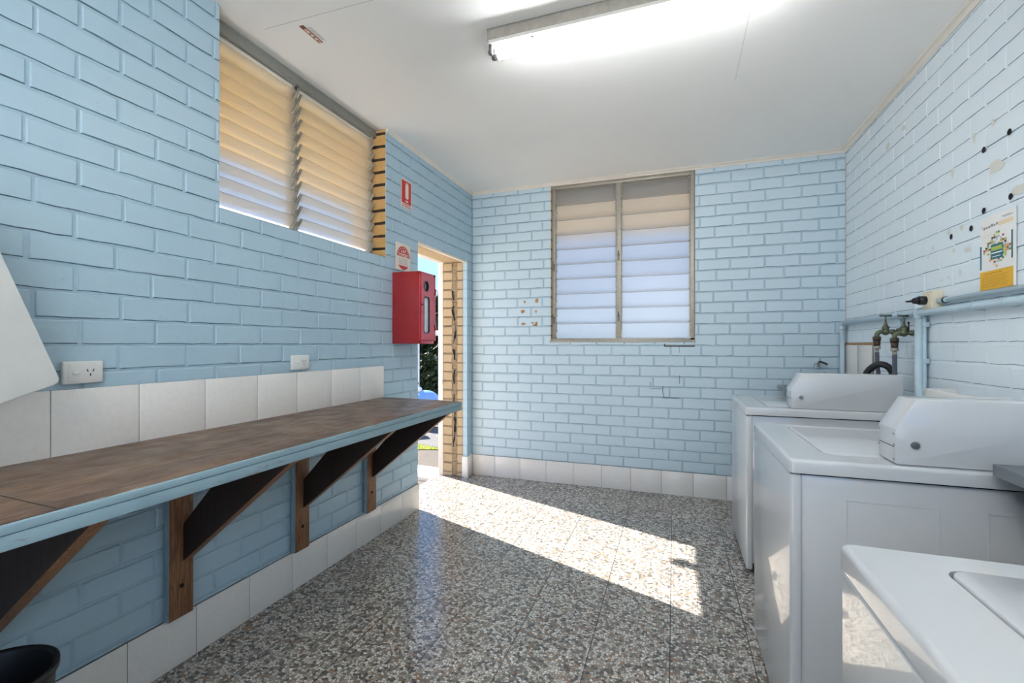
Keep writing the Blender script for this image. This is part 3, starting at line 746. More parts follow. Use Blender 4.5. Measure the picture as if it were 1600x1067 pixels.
for lp in (circ, slot):
    cy = sum(p[0] for p in lp)/len(lp); cz = sum(p[1] for p in lp)/len(lp); n = len(lp)
    def sc2(p, k): 
        d = Vector((p[0]-cy, p[1]-cz)); L = d.length; d *= (L+k)/L; return (cy+d.x, cz+d.y)
    for i in range(n):
        a, b = lp[i], lp[(i+1) % n]; ao, bo = sc2(a, .0035), sc2(b, .0035); ai, bi = sc2(a, -.003), sc2(b, -.003)
        xs = x1+.009
        m_.poly([(xs, *ao), (xs, *bo), (xs, *bi), (xs, *ai)], M['black']); m_.poly([(xs, *ai), (xs, *bi), (x1-.006, *bi), (x1-.006, *ai)], M['black'])
        m_.poly([(xs, *ao), (xs, *bo), (x1+.007, *bo), (x1+.007, *ao)], M['black'])
part(m_, 'window_seal', dr)
def mk_pane():  # pale base colour stands in for the wall reflected in the pane
    s = N('reflective_cabinet_pane'); s.set(Base_Color=srgb(196, 206, 212), Roughness=.06, Metallic=.0); s.b.inputs['Coat Weight'].default_value = 1; s.b.inputs['Coat IOR'].default_value = 2.2; return s.m
PANE = mk_pane()
m_ = MB(); m_.prism([(x1-.004, *p) for p in slot], (.002, 0, 0), PANE); m_.prism([(x1-.012, *p) for p in circ], (.002, 0, 0), PANE); part(m_, 'window_pane', dr)
for zz in (1.60, 1.35):
    m_ = MB(); m_.box((x1+.001, y1-.020, zz-.022), (x1+.010, y1-.004, zz+.022), M['darkred'], .002); part(m_, 'hinge', r)
m_ = MB(); m_.cyl((x1+.006, y0+.026, 1.50), (x1+.014, y0+.026, 1.50), .006, M['black'], 12); part(m_, 'latch', dr)
# extinguisher pictogram sign
TL = Matrix(((0, 0, 1, 0), (1, 0, 0, 0), (0, 1, 0, 0), (0, 0, 0, 1)))     # local x->+y, y->+z, z->+x
def TLat(y, z, x): return Matrix.Translation((x, y, z)) @ TL
r = thing('extinguisher_sign', 'tall red sign with white extinguisher pictogram above the red cabinet', 'sign', (XL, 2.86, 2.2))
ys0, ys1, zs0, zs1 = 2.795, 2.928, 2.205, 2.402
m_ = MB(); m_.prism([(XL+.002, *p) for p in rrect((ys0+ys1)/2, (zs0+zs1)/2, ys1-ys0, zs1-zs0, .008)], (.002, 0, 0), M['signwhite']); part(m_, 'backing', r)
m_ = MB(); m_.box((XL+.0038, ys0+.007, zs0+.030), (XL+.0046, ys1-.007, zs1-.007), M['red']); m_.box((XL+.0038, ys0+.007, zs0+.005), (XL+.0046, ys1-.007, zs0+.010), M['red'])
part(m_, 'red_panel', r)
yc = (ys0+ys1)/2
m_ = MB(); m_.prism([(XL+.0048, *p) for p in rrect(yc+.006, (zs0+zs1)/2+.022, .040, .112, .012)], (.0006, 0, 0), M['signwhite'])
m_.box((XL+.0048, yc-.010, zs1-.035), (XL+.0054, yc+.010, zs1-.020), M['signwhite']); m_.cyl((XL+.0054, yc-.008, zs1-.030), (XL+.0060, yc-.008, zs1-.030), .004, M['black'], 10)
m_.box((XL+.0048, yc-.012, zs0+.040), (XL+.0054, yc+.022, zs0+.052), M['signwhite']); part(m_, 'pictogram', r)
m_ = MB(); text_faces(m_, 'FIRE EXTINGUISHER', .0115, M['red'], TLat(yc, zs0+.020, XL+.0046), bold=.0002); part(m_, 'lettering', r)
# ABE powder sign
r = thing('powder_sign', 'white and red round-emblem powder sign directly over the red cabinet', 'sign', (XL, 2.82, 1.75))
ya, yb, za, zb = 2.725, 2.912, 1.752, 1.942; yc, zc = (ya+yb)/2+.004, (za+zb)/2-.006
m_ = MB(); m_.box((XL+.002, ya, za), (XL+.004, yb, zb), M['signwhite'], .0006); part(m_, 'backing', r)
m_ = MB(); rr_ = .082
def arcpoly(a0, a1, rad, zoff=0, n=24): return [(yc+rad*math.cos(R(a0+(a1-a0)*k/n)), zc+zoff+rad*math.sin(R(a0+(a1-a0)*k/n))) for k in range(n+1)]
m_.prism([(XL+.0042, *p) for p in arcpoly(6, 174, rr_)], (.0005, 0, 0), M['red'])
m_.prism([(XL+.0042, *p) for p in arcpoly(222, 318, rr_)], (.0005, 0, 0), M['red'])
pts = [(yc+rr_*.88*math.cos(R(10+160*k/24)), zc+rr_*.88*math.sin(R(10+160*k/24))) for k in range(25)]; pt2 = [(yc+rr_*.84*math.cos(R(10+160*k/24)), zc+rr_*.84*math.sin(R(10+160*k/24))) for k in range(25)]
for i in range(24): m_.poly([(XL+.0049, *pts[i]), (XL+.0049, *pts[i+1]), (XL+.0049, *pt2[i+1]), (XL+.0049, *pt2[i])], M['signwhite'])
part(m_, 'red_emblem', r)
m_ = MB(); text_faces(m_, 'A B E', .026, M['signwhite'], TLat(yc, zc+.046, XL+.0050), bold=.0006); text_faces(m_, 'POWDER', .026, M['signwhite'], TLat(yc, zc+.020, XL+.0050), bold=.0006)
for k in range(4): m_.box((XL+.0041, yc-.06+.004*(k % 2), zc-.010-.011*k), (XL+.0044, yc+.058-.006*(k % 3), zc-.0075-.011*k), M['ink'])
part(m_, 'lettering', r)

# ------------------------------------------------------------ power outlets
def outlet(root, P, T, yc, zc, w, h, deep, slots=True):
    m_ = MB(); a = P(yc-w/2, zc-h/2, .001); b = P(yc+w/2, zc+h/2, deep); m_.box(a, b, M['whiteplastic'], .004); part(m_, 'plate', root)
    m_ = MB(); m_.box(P(yc-w*.37, zc-h*.40, deep), P(yc+w*.40, zc+h*.40, deep+.0015), M['whiteplastic'], .0007); part(m_, 'inner_plate', root)
    m_ = MB(); m_.box(P(yc-w*.28, zc-.006, deep+.001), P(yc-w*.10, zc+.007, deep+.006), M['whiteplastic'], .002); part(m_, 'switch', root)
    m_ = MB()
    for dy, dz, an in ((-.008, .006, 25), (.008, .006, -25), (0, -.008, 0)):
        Tm = T(yc+w*.16+dy, zc+dz, 0) @ Matrix.Rotation(R(an), 4, 'Z')
        m_.box((-.0013, -.0045, deep+.0012), (.0013, .0045, deep+.0019), M['dark'], 0, T=Tm)
    part(m_, 'socket_slots', root)
r = thing('power_outlet', 'white power outlet above the bench beside the leaning white board', 'power outlet', (XL, .945, 1.14)); outlet(r, PL, lambda y, z, x: Matrix.Translation((XL, y, z)) @ TL, .945, 1.144, .108, .072, .017)
r = thing('power_outlet', 'white power outlet above the splashback tiles in the middle of the left wall', 'power outlet', (XL, 1.866, 1.14)); outlet(r, PL, lambda y, z, x: Matrix.Translation((XL, y, z)) @ TL, 1.864, 1.141, .118, .074, .014)
r = thing('power_outlet', 'cream outlet on the right wall with a black plug in it', 'power outlet', (XR, 2.775, 1.44))
m_ = MB(); m_.box(PR(2.705, 1.402, 0), PR(2.800, 1.488, .044), M['cream'], .004); part(m_, 'plate', r)
m_ = MB(); m_.box(PR(2.715, 1.412, .044), PR(2.790, 1.478, .047), M['cream'], .002); part(m_, 'inner_plate', r)
r = thing('power_plug', 'black plug sticking out of the cream outlet on the right wall', 'plug', (XR-.05, 2.77, 1.44))
m_ = MB(); m_.cyl(PR(2.757, 1.445, .047), PR(2.757, 1.445, .075), .021, M['rubber'], 20); m_.cyl(PR(2.757, 1.445, .075), PR(2.757, 1.443, .098), .019, M['rubber'], 20, r2=.012)
part(m_, 'plug_body', r)
m_ = MB(); m_.cyl(PR(2.757, 1.443, .097), PR(2.757, 1.441, .125), .0055, M['rubber'], 10, r2=.004); part(m_, 'cord', r)

# ------------------------------------------------------------ pipes, taps, hoses on the right wall
r = thing('water_pipe', 'thick horizontal blue painted pipe along the right wall', 'pipe', (XR, 3, 1.39))
m_ = MB(); xp = XR-.030
m_.sweep([Vector((xp, YR+.01, 1.392)), Vector((xp, 1.0, 1.392)), Vector((xp, 2.86, 1.390)), Vector((xp, 3.95, 1.386))], .0165, M['pipe'], 16); part(m_, 'main_run', r)
m_ = MB(); m_.tube([(xp, 3.94, 1.386), (xp, 3.975, 1.378), (xp, 3.982, 1.345)], .0185, M['pipe'], 14); m_.cyl((xp, 3.982, 1.35), (xp, 3.982, .40), .0165, M['pipe'], 16); part(m_, 'corner_drop', r)
m_ = MB(); m_.cyl((xp+.002, 2.862, 1.385), (xp+.002, 2.862, .30), .020, M['pipe'], 18); m_.cyl((xp, 2.862, 1.405), (xp, 2.862, 1.36), .023, M['pipe'], 18); m_.cyl((xp, 2.84, 1.391), (xp, 2.885, 1.391), .0205, M['pipe'], 18); part(m_, 'drop_pipe', r)
for y_ in (2.4, 3.4, 3.07, 2.2):
    m_ = MB(); m_.cyl((xp, y_-.006, 1.391), (xp, y_+.006, 1.391), .0185, M['pipe'], 14); m_.box((xp, y_-.006, 1.372), (XR-.001, y_+.006, 1.410), M['pipe'], .001); part(m_, 'pipe_clip', r)

r = thing('cable_conduit', 'thin blue painted conduit running right from the cream outlet', 'conduit', (XR, 2, 1.43))
m_ = MB(); m_.cyl((XR-.018, 2.70, 1.437), (XR-.018, YR+.01, 1.437), .0105, M['pipe'], 14); m_.cyl((XR-.018, 2.70, 1.437), (XR-.018, 2.63, 1.437), .0125, M['pipe'], 14); m_.cyl((XR-.018, 2.655, 1.437), (XR-.018, 2.643, 1.437), .015, M['rubber'], 14)
tagp = part(m_, 'conduit_tube', r)
m_ = MB(); m_.cyl((XR-.018, 2.835, 1.37), (XR-.018, 2.835, .35), .008, M['pipe'], 10); part(m_, 'side_drop', r)
for zz in (1.33, 1.15, .99):
    m_ = MB(); m_.box((XR-.024, 2.822, zz-.012), (XR-.002, 2.848, zz+.012), M['pipe'], .002); part(m_, 'saddle_clip', r)

def tap(root, yt, xw, xt, zt):
    m_ = MB(); xb = xt+.040
    m_.cyl((xw, yt, zt), (xb, yt, zt), .010, M['brass'], 14); m_.cyl((xw-.012, yt, zt), (xw-.030, yt, zt), .0145, M['brass'], 6); m_.sphere((xb, yt, zt), .019, M['brass'])
    m_.cyl((xb, yt, zt+.008), (xb, yt, zt+.032), .0165, M['brass'], 6); m_.cyl((xb, yt, zt+.03), (xb, yt, zt+.052), .012, M['brass'], 14, r2=.006)
    m_.tube([(xb-.008, yt, zt+.002), (xt+.014, yt, zt), (xt+.001, yt, zt-.012), (xt, yt, zt-.030)], .0115, M['brass'], 12); part(m_, 'body', root)
    m_ = MB(); m_.cyl((xb, yt, zt+.05), (xb, yt, zt+.090), .0038, M['brass'], 10); m_.cyl((xb-.026, yt-.01, zt+.090), (xb+.026, yt+.01, zt+.090), .0055, M['dsteel'], 10); m_.sphere((xb-.026, yt-.01, zt+.09), .0068, M['dsteel']); m_.sphere((xb+.026, yt+.01, zt+.09), .0068, M['dsteel']); part(m_, 'handle', root)
    m_ = MB(); m_.cyl((xw+.012, yt, zt), (xw-.002, yt, zt), .023, M['brass'], 20, r2=.018); part(m_, 'wall_flange', root)
r = thing('brass_tap', 'left tarnished brass tap over the far washing machine', 'tap', (1.1, 3.09, 1.3)); tap(r, 3.09, XR-.034, 1.062, 1.302)
m_ = MB(); m_.cyl((XR-.022, 3.09, 1.372), (XR-.022, 3.09, 1.30), .010, M['pipe'], 12); part(m_, 'supply_stub', r)
r = thing('brass_tap', 'right tarnished brass tap next to the thick blue drop pipe', 'tap', (1.1, 2.93, 1.3)); tap(r, 2.935, XR-.006, 1.085, 1.292)
m_ = MB(); m_.cyl((1.145, 2.935, 1.30), (1.145, 2.935, 1.345), .0035, M['black'], 8); m_.sphere((1.145, 2.935, 1.345), .006, M['black']); part(m_, 'spindle', r)
def hose(name, label, x, y, zt, path):
    rt = thing(name, label, 'hose', (x, y, .5))
    m_ = MB(); m_.cyl((x, y, zt+.002), (x, y, zt-.020), .019, M['bronze'], 14); m_.cyl((x, y, zt-.020), (x, y, zt-.050), .017, M['bronze'], 14, r2=.015); m_.cyl((x, y, zt-.050), (x, y, zt-.066), .017, M['alu'], 12); m_.cyl((x, y, zt-.066), (x, y, zt-.09), .0095, M['alu'], 12); part(m_, 'hose_nut', rt)
    m_ = MB(); m_.tube(path, .0105, M['greyhose'], 10); part(m_, 'hose', rt)
hose('inlet_hose', 'grey inlet hose hanging from the left brass tap', 1.062, 3.09, 1.274, [(1.062, 3.09, 1.19), (1.066, 3.09, 1.10), (1.078, 3.08, 1.0), (1.105, 3.06, .88), (1.12, 3.06, .60)])
hose('inlet_hose', 'grey inlet hose hanging from the right brass tap', 1.085, 2.935, 1.264, [(1.085, 2.935, 1.18), (1.086, 2.935, 1.08), (1.090, 2.94, .99), (1.105, 2.94, .88), (1.12, 2.93, .62)])
m_ = MB(); m_.tube([(1.00, 3.10, .918), (1.00, 3.09, 1.0), (1.005, 3.05, 1.08), (1.045, 3.02, 1.125), (1.088, 3.0, 1.105), (1.115, 3.0, 1.03), (1.135, 3.0, .88), (1.14, 3.0, .3)], .017, M['rubber'], 14, 8)
tag(m_.build('drain_hose'), 'black drain hose looping above the far washing machine', 'hose')

# ------------------------------------------------------------ washing machines
def washer(label, xf, y0, y1, ztop, coin=True, xb=1.075):
    r = thing('washing_machine', label, 'washing machine', ((xf+xb)/2, (y0+y1)/2, 0), 'top loading coin washers on the right')
    zr = ztop-.040
    m_ = MB()
    m_.box((xf+.010, y0+.016, .06), (xb, y1-.016, zr-.004), M['enamel'], .003)           # side skins
    part(m_, 'cabinet', r)
    m_ = MB(); m_.box((xf+.002, y0+.004, .030), (xf+.034, y1-.004, zr-.004), M['enamel'], .008, seg=3); fp = part(m_, 'front_panel', r)
    # pressed rectangles on the near side
    m_ = MB()
    for a, b, zz0, zz1 in ((xf+.145, xf+.36, .10, zr-.07), (xf+.46, xf+.70, .10, zr-.07)):
        yy = y0+.016
        for p, q in (((a, zz0), (a+.0025, zz1)), ((b-.0025, zz0), (b, zz1)), ((a, zz1-.0025), (b, zz1)), ((a, zz0), (b, zz0+.0025))):
            m_.box((p[0], yy-.0012, p[1]), (q[0], yy+.001, q[1]), M['enamel'])
    part(m_, 'side_pressing', r)
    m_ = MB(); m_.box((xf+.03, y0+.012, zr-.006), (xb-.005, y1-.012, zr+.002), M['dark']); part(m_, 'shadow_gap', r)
    m_ = MB(); m_.box((xf+.05, y0+.04, .03), (xb-.02, y1-.04, .065), M['dark']); part(m_, 'base', r)
    for fx in (xf+.06, xb-.06):
        for fy in (y0+.06, y1-.06):
            m_ = MB(); m_.cyl((fx, fy, 0), (fx, fy, .016), .022, M['rubber'], 16); m_.cyl((fx, fy, .012), (fx, fy, .06), .009, M['steel'], 10); part(m_, 'foot', r)
    # top panel with a lid recess
    lx0, lx1, ly0, ly1 = xf+.115, min(xf+.56, xb-.14), y0+.105, y1-.065
    if coin: lx1 = xf+.56
    m_ = MB()
    outer = rrect((xf+xb)/2, (y0+y1)/2, xb-xf, y1-y0, .012, 4)
    n = len(outer)
    inner_hole = rrect((lx0+lx1)/2, (ly0+ly1)/2, lx1-lx0+.008, ly1-ly0+.008, .030, 6)
    bm = bmesh.new()
    def loop(pts, z):
        vs = [bm.verts.new((p[0], p[1], z)) for p in pts]; return [bm.edges.new((vs[i], vs[(i+1) % len(vs)])) for i in range(len(vs))]
    es = loop([( (p[0]-(xf+xb)/2)*(1-.010/(xb-xf)*2)+(xf+xb)/2, (p[1]-(y0+y1)/2)*(1-.010/(y1-y0)*2)+(y0+y1)/2) for p in outer], ztop) + loop(inner_hole, ztop)
    bmesh.ops.triangle_fill(bm, use_beauty=True, edges=es)
    idx = m_.mi(M['enamel']); mp = {v: m_.bm.verts.new(v.co) for v in bm.verts}
    for f in bm.faces: m_.bm.faces.new([mp[v] for v in f.verts]).material_index = idx
    bm.free()
    ring = lambda s_, z: [((p[0]-(xf+xb)/2)*(1-s_/(xb-xf)*2)+(xf+xb)/2, (p[1]-(y0+y1)/2)*(1-s_/(y1-y0)*2)+(y0+y1)/2, z) for p in outer]
    rings = [ring(.010, ztop), ring(.005, ztop-.0012), ring(.0015, ztop-.0045), ring(0, ztop-.010), ring(0, zr)]
    rv = [[m_.bm.verts.new(p) for p in q] for q in rings]
    for a, b in zip(rv, rv[1:]):
        for i in range(n):
            f = m_.bm.faces.new((a[i], a[(i+1) % n], b[(i+1) % n], b[i])); f.material_index = idx; f.smooth = True
    ih = len(inner_hole)
    for i in range(ih):
        p, q = inner_hole[i], inner_hole[(i+1) % ih]
        m_.poly([(*p, ztop), (*q, ztop), (*q, ztop-.022), (*p, ztop-.022)], M['enamel'])
    bmesh.ops.remove_doubles(m_.bm, verts=m_.bm.verts[:], dist=.0002)
    part(m_, 'top_panel', r)
    m_ = MB(); m_.prism([(p[0], p[1], ztop-.014) for p in rrect((lx0+lx1)/2, (ly0+ly1)/2, lx1-lx0, ly1-ly0, .028, 6)], (0, 0, .017), M['enamel'], .004)
    lid = part(m_, 'lid', r)
    m_ = MB(); m_.box((lx0-.004, (ly0+ly1)/2+.03, ztop-.021), (lx0+.002, (ly0+ly1)/2+.10, ztop-.004), M['dark'], .002); part(m_, 'finger_grip', lid)
    if coin:
        cx0, cx1, cy0, cy1, ct = .579, 1.057, y0+.022, y0+.132, 1.082
        cl = y0+.022
        prof = [(cx0+.004, ztop+.001), (cx0, ztop+.006), (cx0, .998), (.627, ct), (cx1-.008, ct), (cx1, 1.050), (cx1+.003, ztop+.001)]
        m_ = MB(); m_.prism([(p[0], cy0, p[1]) for p in prof], (0, cy1-cy0, 0), M['enamel'], .0025); cb = part(m_, 'coin_box', r)
        m_ = MB(); m_.cyl((cx0+.045, cy0-.0005, .957), (cx0+.045, cy0-.006, .957), .010, M['steel'], 18); m_.cyl((cx0+.045, cy0-.006, .957), (cx0+.045, cy0-.009, .957), .0065, M['chrome'], 14); part(m_, 'key_lock', cb)
        m_ = MB(); m_.box((cx0-.0008, cy0+.006, .948), (cx0+.001, cy1-.006, .9495), M['dark'])
        for yy, zz in ((cy0+.008, .985), (cy1-.008, .985), (cy0+.006, .955), (cy1-.006, .94), (cy0+.006, .915)): m_.cyl((cx0+.001, yy, zz), (cx0-.002, yy, zz), .0032, M['steel'], 8)
        part(m_, 'front_seam', cb)
        # rear control riser behind the box
        m_ = MB(); m_.prism([(cx1-.10, cy1+.002, ztop), (cx1-.06, cy1+.002, 1.03), (cx1-.03, cy1+.002, 1.04), (cx1, cy1+.002, 1.04), (cx1, cy1+.002, ztop)], (0, y1-cy1-.03, 0), M['enamel'], .006)
        if False: part(m_, 'control_riser', r)
        else: m_.bm.free()
    return r
washer('farthest white coin washer, standing by the back wall tub', .362, 2.745, 3.40, .897)
washer('middle white coin washer, between two steel tubs', .318, 1.541, 2.195, .900)
washer('nearest white washer, its rounded lid cut off by the frame', .264, .262, .925, .900)

# ------------------------------------------------------------ stainless tubs
def tub(root, x0, x1, y0, y1, zt, apron):
    m_ = MB(); rim = .035; t = .028; d = .26
    ro = rrect((x0+x1)/2, (y0+y1)/2, x1-x0, y1-y0, .006, 3); ri = rrect((x0+rim+x1-.06)/2, (y0+y1)/2, x1-.06-x0-rim, y1-y0-2*rim, .02, 3); nr = len(ro)
    for i in range(nr):
        j = (i+1) % nr
        m_.poly([(*ro[i], zt), (*ro[j], zt), (*ri[j], zt-.002), (*ri[i], zt-.002)], M['steel']); m_.poly([(*ro[i], zt), (*ro[j], zt), (*ro[j], zt-t), (*ro[i], zt-t)], M['steel'])
        m_.poly([(*ri[i], zt-.002), (*ri[j], zt-.002), (*ri[j], zt-t), (*ri[i], zt-t)], M['steel']); m_.poly([(*ro[i], zt-t), (*ro[j], zt-t), (*ri[j], zt-t), (*ri[i], zt-t)], M['steel'])
    bmesh.ops.remove_doubles(m_.bm, verts=m_.bm.verts[:], dist=.00005)
    part(m_, 'rim', root)
    m_ = MB(); a0, a1, b0, b1 = x0+rim, x1-.06, y0+rim, y1-rim
    q = .03
    top = [(a0, b0), (a1, b0), (a1, b1), (a0, b1)]; bot = [(a0+q, b0+q), (a1-q, b0+q), (a1-q, b1-q), (a0+q, b1-q)]
    for s_, of in ((1, 0), (-1, .002)):
        for i in range(4):
            j = (i+1) % 4; m_.poly([(*top[i], zt-.004), (*top[j], zt-.004), (*bot[j], zt-d+of), (*bot[i], zt-d+of)], M['steel'])
            if of: break
    m_.poly([(*p, zt-d) for p in bot], M['steel']); m_.cyl(((a0+a1)/2, (b0+b1)/2, zt-d+.001), ((a0+a1)/2, (b0+b1)/2, zt-d+.004), .035, M['chrome'], 20); part(m_, 'basin', root)
    m_ = MB(); m_.box((x0+.14, y0+.012, .0), (x1-.01, y1-.012, zt-d-.01), apron, .003)
    for p_, q_ in (((x0+.14, y0+.012), (x0+.15, y1-.012)), ((x1-.02, y0+.012), (x1-.01, y1-.012)), ((x0+.151, y0+.012), (x1-.021, y0+.022)), ((x0+.151, y1-.022), (x1-.021, y1-.012))): m_.box((*p_, zt-d-.011), (*q_, zt-t), apron)
    cabf = part(m_, 'cabinet', root)
    return cabf
r = thing('laundry_tub', 'stainless steel tub in the far right corner behind the far washer', 'tub', (.95, 3.7, 0))
tub(r, .728, XR-.014, 3.44, 3.925, .930, M['whiteplastic'])
r = thing('laundry_tub', 'stainless steel tub at the right edge between the middle and nearest washers', 'tub', (.97, 1.25, 0))
tub(r, .763, XR-.002, .985, 1.515, .930, M['dsteel'])
r = thing('sink_tap', 'small chrome tap over the far corner tub', 'tap', (1.0, 3.98, 1.09))
m_ = MB(); m_.cyl((1.005, YB-.001, 1.075), (1.005, YB-.012, 1.075), .020, M['chrome'], 18); m_.cyl((1.005, YB-.01, 1.075), (1.005, YB-.06, 1.075), .010, M['chrome'], 14)
m_.tube([(1.005, YB-.05, 1.075), (.99, YB-.075, 1.085), (.975, YB-.10, 1.082), (.972, YB-.115, 1.055)], .009, M['chrome'], 12); part(m_, 'spout', r)
m_ = MB(); m_.cyl((1.005, YB-.05, 1.08), (1.005, YB-.05, 1.10), .006, M['dsteel'], 10); m_.tube([(1.005, YB-.05, 1.10), (1.02, YB-.05, 1.104), (1.06, YB-.055, 1.085)], .007, M['rubber'], 10); part(m_, 'lever', r)
# white plastic tray on the wall behind the middle washer
r = thing('plastic_tray', 'white plastic tray fixed to the right wall behind the middle washer', 'tray', (1.13, 2.4, .99))
m_ = MB()
m_.box((1.075, 2.24, .985), (XR-.001, 2.60, .993), M['whiteplastic'], .003)
for a, b in (((1.072, 2.24), (1.080, 2.60)), ((1.072, 2.24), (XR-.001, 2.248)), ((1.072, 2.592), (XR-.001, 2.60))): m_.box((*a, .985), (*b, 1.034), M['whiteplastic'], .003)
part(m_, 'tray_body', r)
m_ = MB(); m_.prism([(XR-.001, 2.40, .984), (XR-.001, 2.40, .90), (1.10, 2.40, .984)], (0, .012, 0), M['whiteplastic']); part(m_, 'bracket', r)

# ------------------------------------------------------------ poster, ceiling sticker
TR = Matrix(((0, 0, -1, 0), (-1, 0, 0, 0), (0, 1, 0, 0), (0, 0, 0, 1)))    # right wall: local x->-y, y->z, z->-x
py0, py1, pz0, pz1 = 2.213, 2.424, 1.452, 1.742
r = thing('poster', 'events poster with photo collage and yellow footer taped to the right wall', 'poster', (XR, 2.32, 1.45))
m_ = MB(); m_.box(PR(py0, pz0, .003), PR(py1, pz1, .0042), M['paper']); part(m_, 'sheet', r)
W_, H_ = py1-py0, pz1-pz0
def pr(u0, v0, u1, v1, m, d=.0046):      # u from left (far) edge, v from bottom
    m_.box(PR(py1-u0*W_, pz0+v0*H_, .0042), PR(py1-u1*W_, pz0+v1*H_, d), m)
m_ = MB(); pr(0, .0, .93, .255, M['yellow'])
for k in range(8): pr(.06, .035+.021*k, .06+.80*random.uniform(.85, 1.0), .041+.021*k, M['ochre'], .0049)
pr(.12, .212, .62, .224, M['ochre'], .0049); part(m_, 'yellow_footer', r)
m_ = MB(); pr(.0, .29, .045, .62, M['teal']); part(m_, 'teal_bar', r)
m_ = MB(); pr(.88, .36, .92, .72, M['teal']); part(m_, 'teal_bar', r)
m_ = MB(); pr(.32, .40, .66, .60, M['teal'], .0050); pr(.34, .475, .64, .492, M['paper'], .0054); pr(.36, .43, .60, .440, M['paper'], .0054); pr(.34, .515, .64, .570, M['collF'], .0053)
part(m_, 'teal_title_box', r)
m_ = MB(); cols = [M[k] for k in ('collA', 'collB', 'collC', 'collD', 'collE', 'collF', 'beige', 'paper')]
rnd = random.Random(12)
for i in range(13):
    for j in range(16):
        u = .10+i*.060; v = .29+j*.030
        if abs((u-.48)/.42)+abs((v-.52)/.27) < 1.0 and rnd.random() < .85: pr(u, v, u+.052, v+.027, rnd.choice(cols), .0047)
part(m_, 'photo_collage', r)
m_ = MB()
for (u, v, du) in ((.05, .86, .012), (.10, .84, .05), (.17, .845, .06), (.25, .845, .05), (.32, .85, .06), (.40, .85, .05), (.47, .855, .05)): 
    pr(u, v, u+du, v+.03*rnd.uniform(.7, 1.4), M['ink']); 
pr(.54, .835, .92, .885, M['beige']); pr(.66, .925, .92, .932, M['ink']); pr(.62, .94, .86, .946, M['ink'])
for k in range(3): pr(.08, .76-.02*k, .38, .764-.02*k, M['beige'])
part(m_, 'header_print', r)
# sticker on the ceiling
r = thing('ceiling_sticker', 'small brown and white sticker on the ceiling above the louvres', 'sticker', (-1.57, 1.70, H-.001))
m_ = MB(); m_.box((-1.592, 1.640, H-.0012), (-1.538, 1.765, H-.0004), M['paper']); part(m_, 'backing', r)
m_ = MB(); m_.box((-1.590, 1.640, H-.0018), (-1.566, 1.765, H-.0012), M['stickbrown']); m_.box((-1.586, 1.662, H-.0022), (-1.571, 1.762, H-.0018), M['sticktan'])
for k in range(6): m_.box((-1.583, 1.68+.013*k, H-.0025), (-1.575, 1.687+.013*k, H-.0022), M['stickbrown'] if k % 2 else M['paper'])
for k in range(4): m_.box((-1.562+.005*k, 1.66, H-.0015), (-1.5605+.005*k, 1.75, H-.0012), M['ink'])
part(m_, 'print', r)

# ------------------------------------------------------------ leaning white board and bin at the left edge
def onX(u, v, X):
    a = (u-800)/F_PX; c, s = math.cos(YAW), math.sin(YAW); rx, ry, rz = a*c-s, a*s+c, (Y0-v)/F_PX; t = X/rx; return (ry*t, CAM_H+rz*t)
BX = -1.66
A0 = onX(0, 390, BX); K = onX(97, 598, BX); A1 = onX(0, 640, BX)
d1 = (Vector(A0)-Vector(K)).normalized(); d2 = Vector((-d1.y, d1.x)) if (-d1.y*(A1[0]-K[0]) + d1.x*(A1[1]-K[1])) > 0 else Vector((d1.y, -d1.x))
L1 = .62; L2 = (K[1]-ZB-.004)/(-d2.y)
cr = Vector(K); rad = .022
rect = [cr, cr+d1*L1, cr+d1*L1+d2*L2, cr+d2*L2]
pts = []
for i in range(4):
    p = rect[i]; a = (rect[i-1]-p).normalized(); b = (rect[(i+1) % 4]-p).normalized()
    for k in range(7):
        t = k/6; q = (p+a*rad)*(1-t)**2 + p*2*t*(1-t) + (p+b*rad)*t*t; pts.append((q.x, q.y))
m_ = MB(); m_.prism([(BX-.018, *p) for p in pts], (.018, 0, 0), M['whiteplastic'], .004)
m_.prism([(XL+.012, cr.x+d1.x*.3+d2.x*.3-.02, cr.y+d1.y*.3+d2.y*.3), (BX-.017, cr.x+d1.x*.3+d2.x*.3-.02, cr.y+d1.y*.3+d2.y*.3), (BX-.017, cr.x+d1.x*.3+d2.x*.3+.02, cr.y+d1.y*.3+d2.y*.3), (XL+.012, cr.x+d1.x*.3+d2.x*.3+.02, cr.y+d1.y*.3+d2.y*.3)], (0, 0, .03), M['whiteplastic'])
tag(m_.build('white_board'), 'tilted white board with a rounded corner at the left edge above the bench', 'board')
m_ = MB(); prof = [(.0, .004), (.098, .004), (.100, 0), (.120, .46), (.127, .463), (.127, .478), (.120, .480), (.116, .47), (.096, .012), (.0, .012)]
rg = m_.lathe([p for p in prof[1:-1]], (-1.470, .585, 0), M['black'], 40)
m_.poly([v.co.copy() for v in rg[0]][::-1], M['black']); m_.poly([v.co.copy() for v in rg[-1]], M['black'])
tag(m_.build('rubbish_bin'), 'black round plastic bin under the near end of the bench', 'bin')

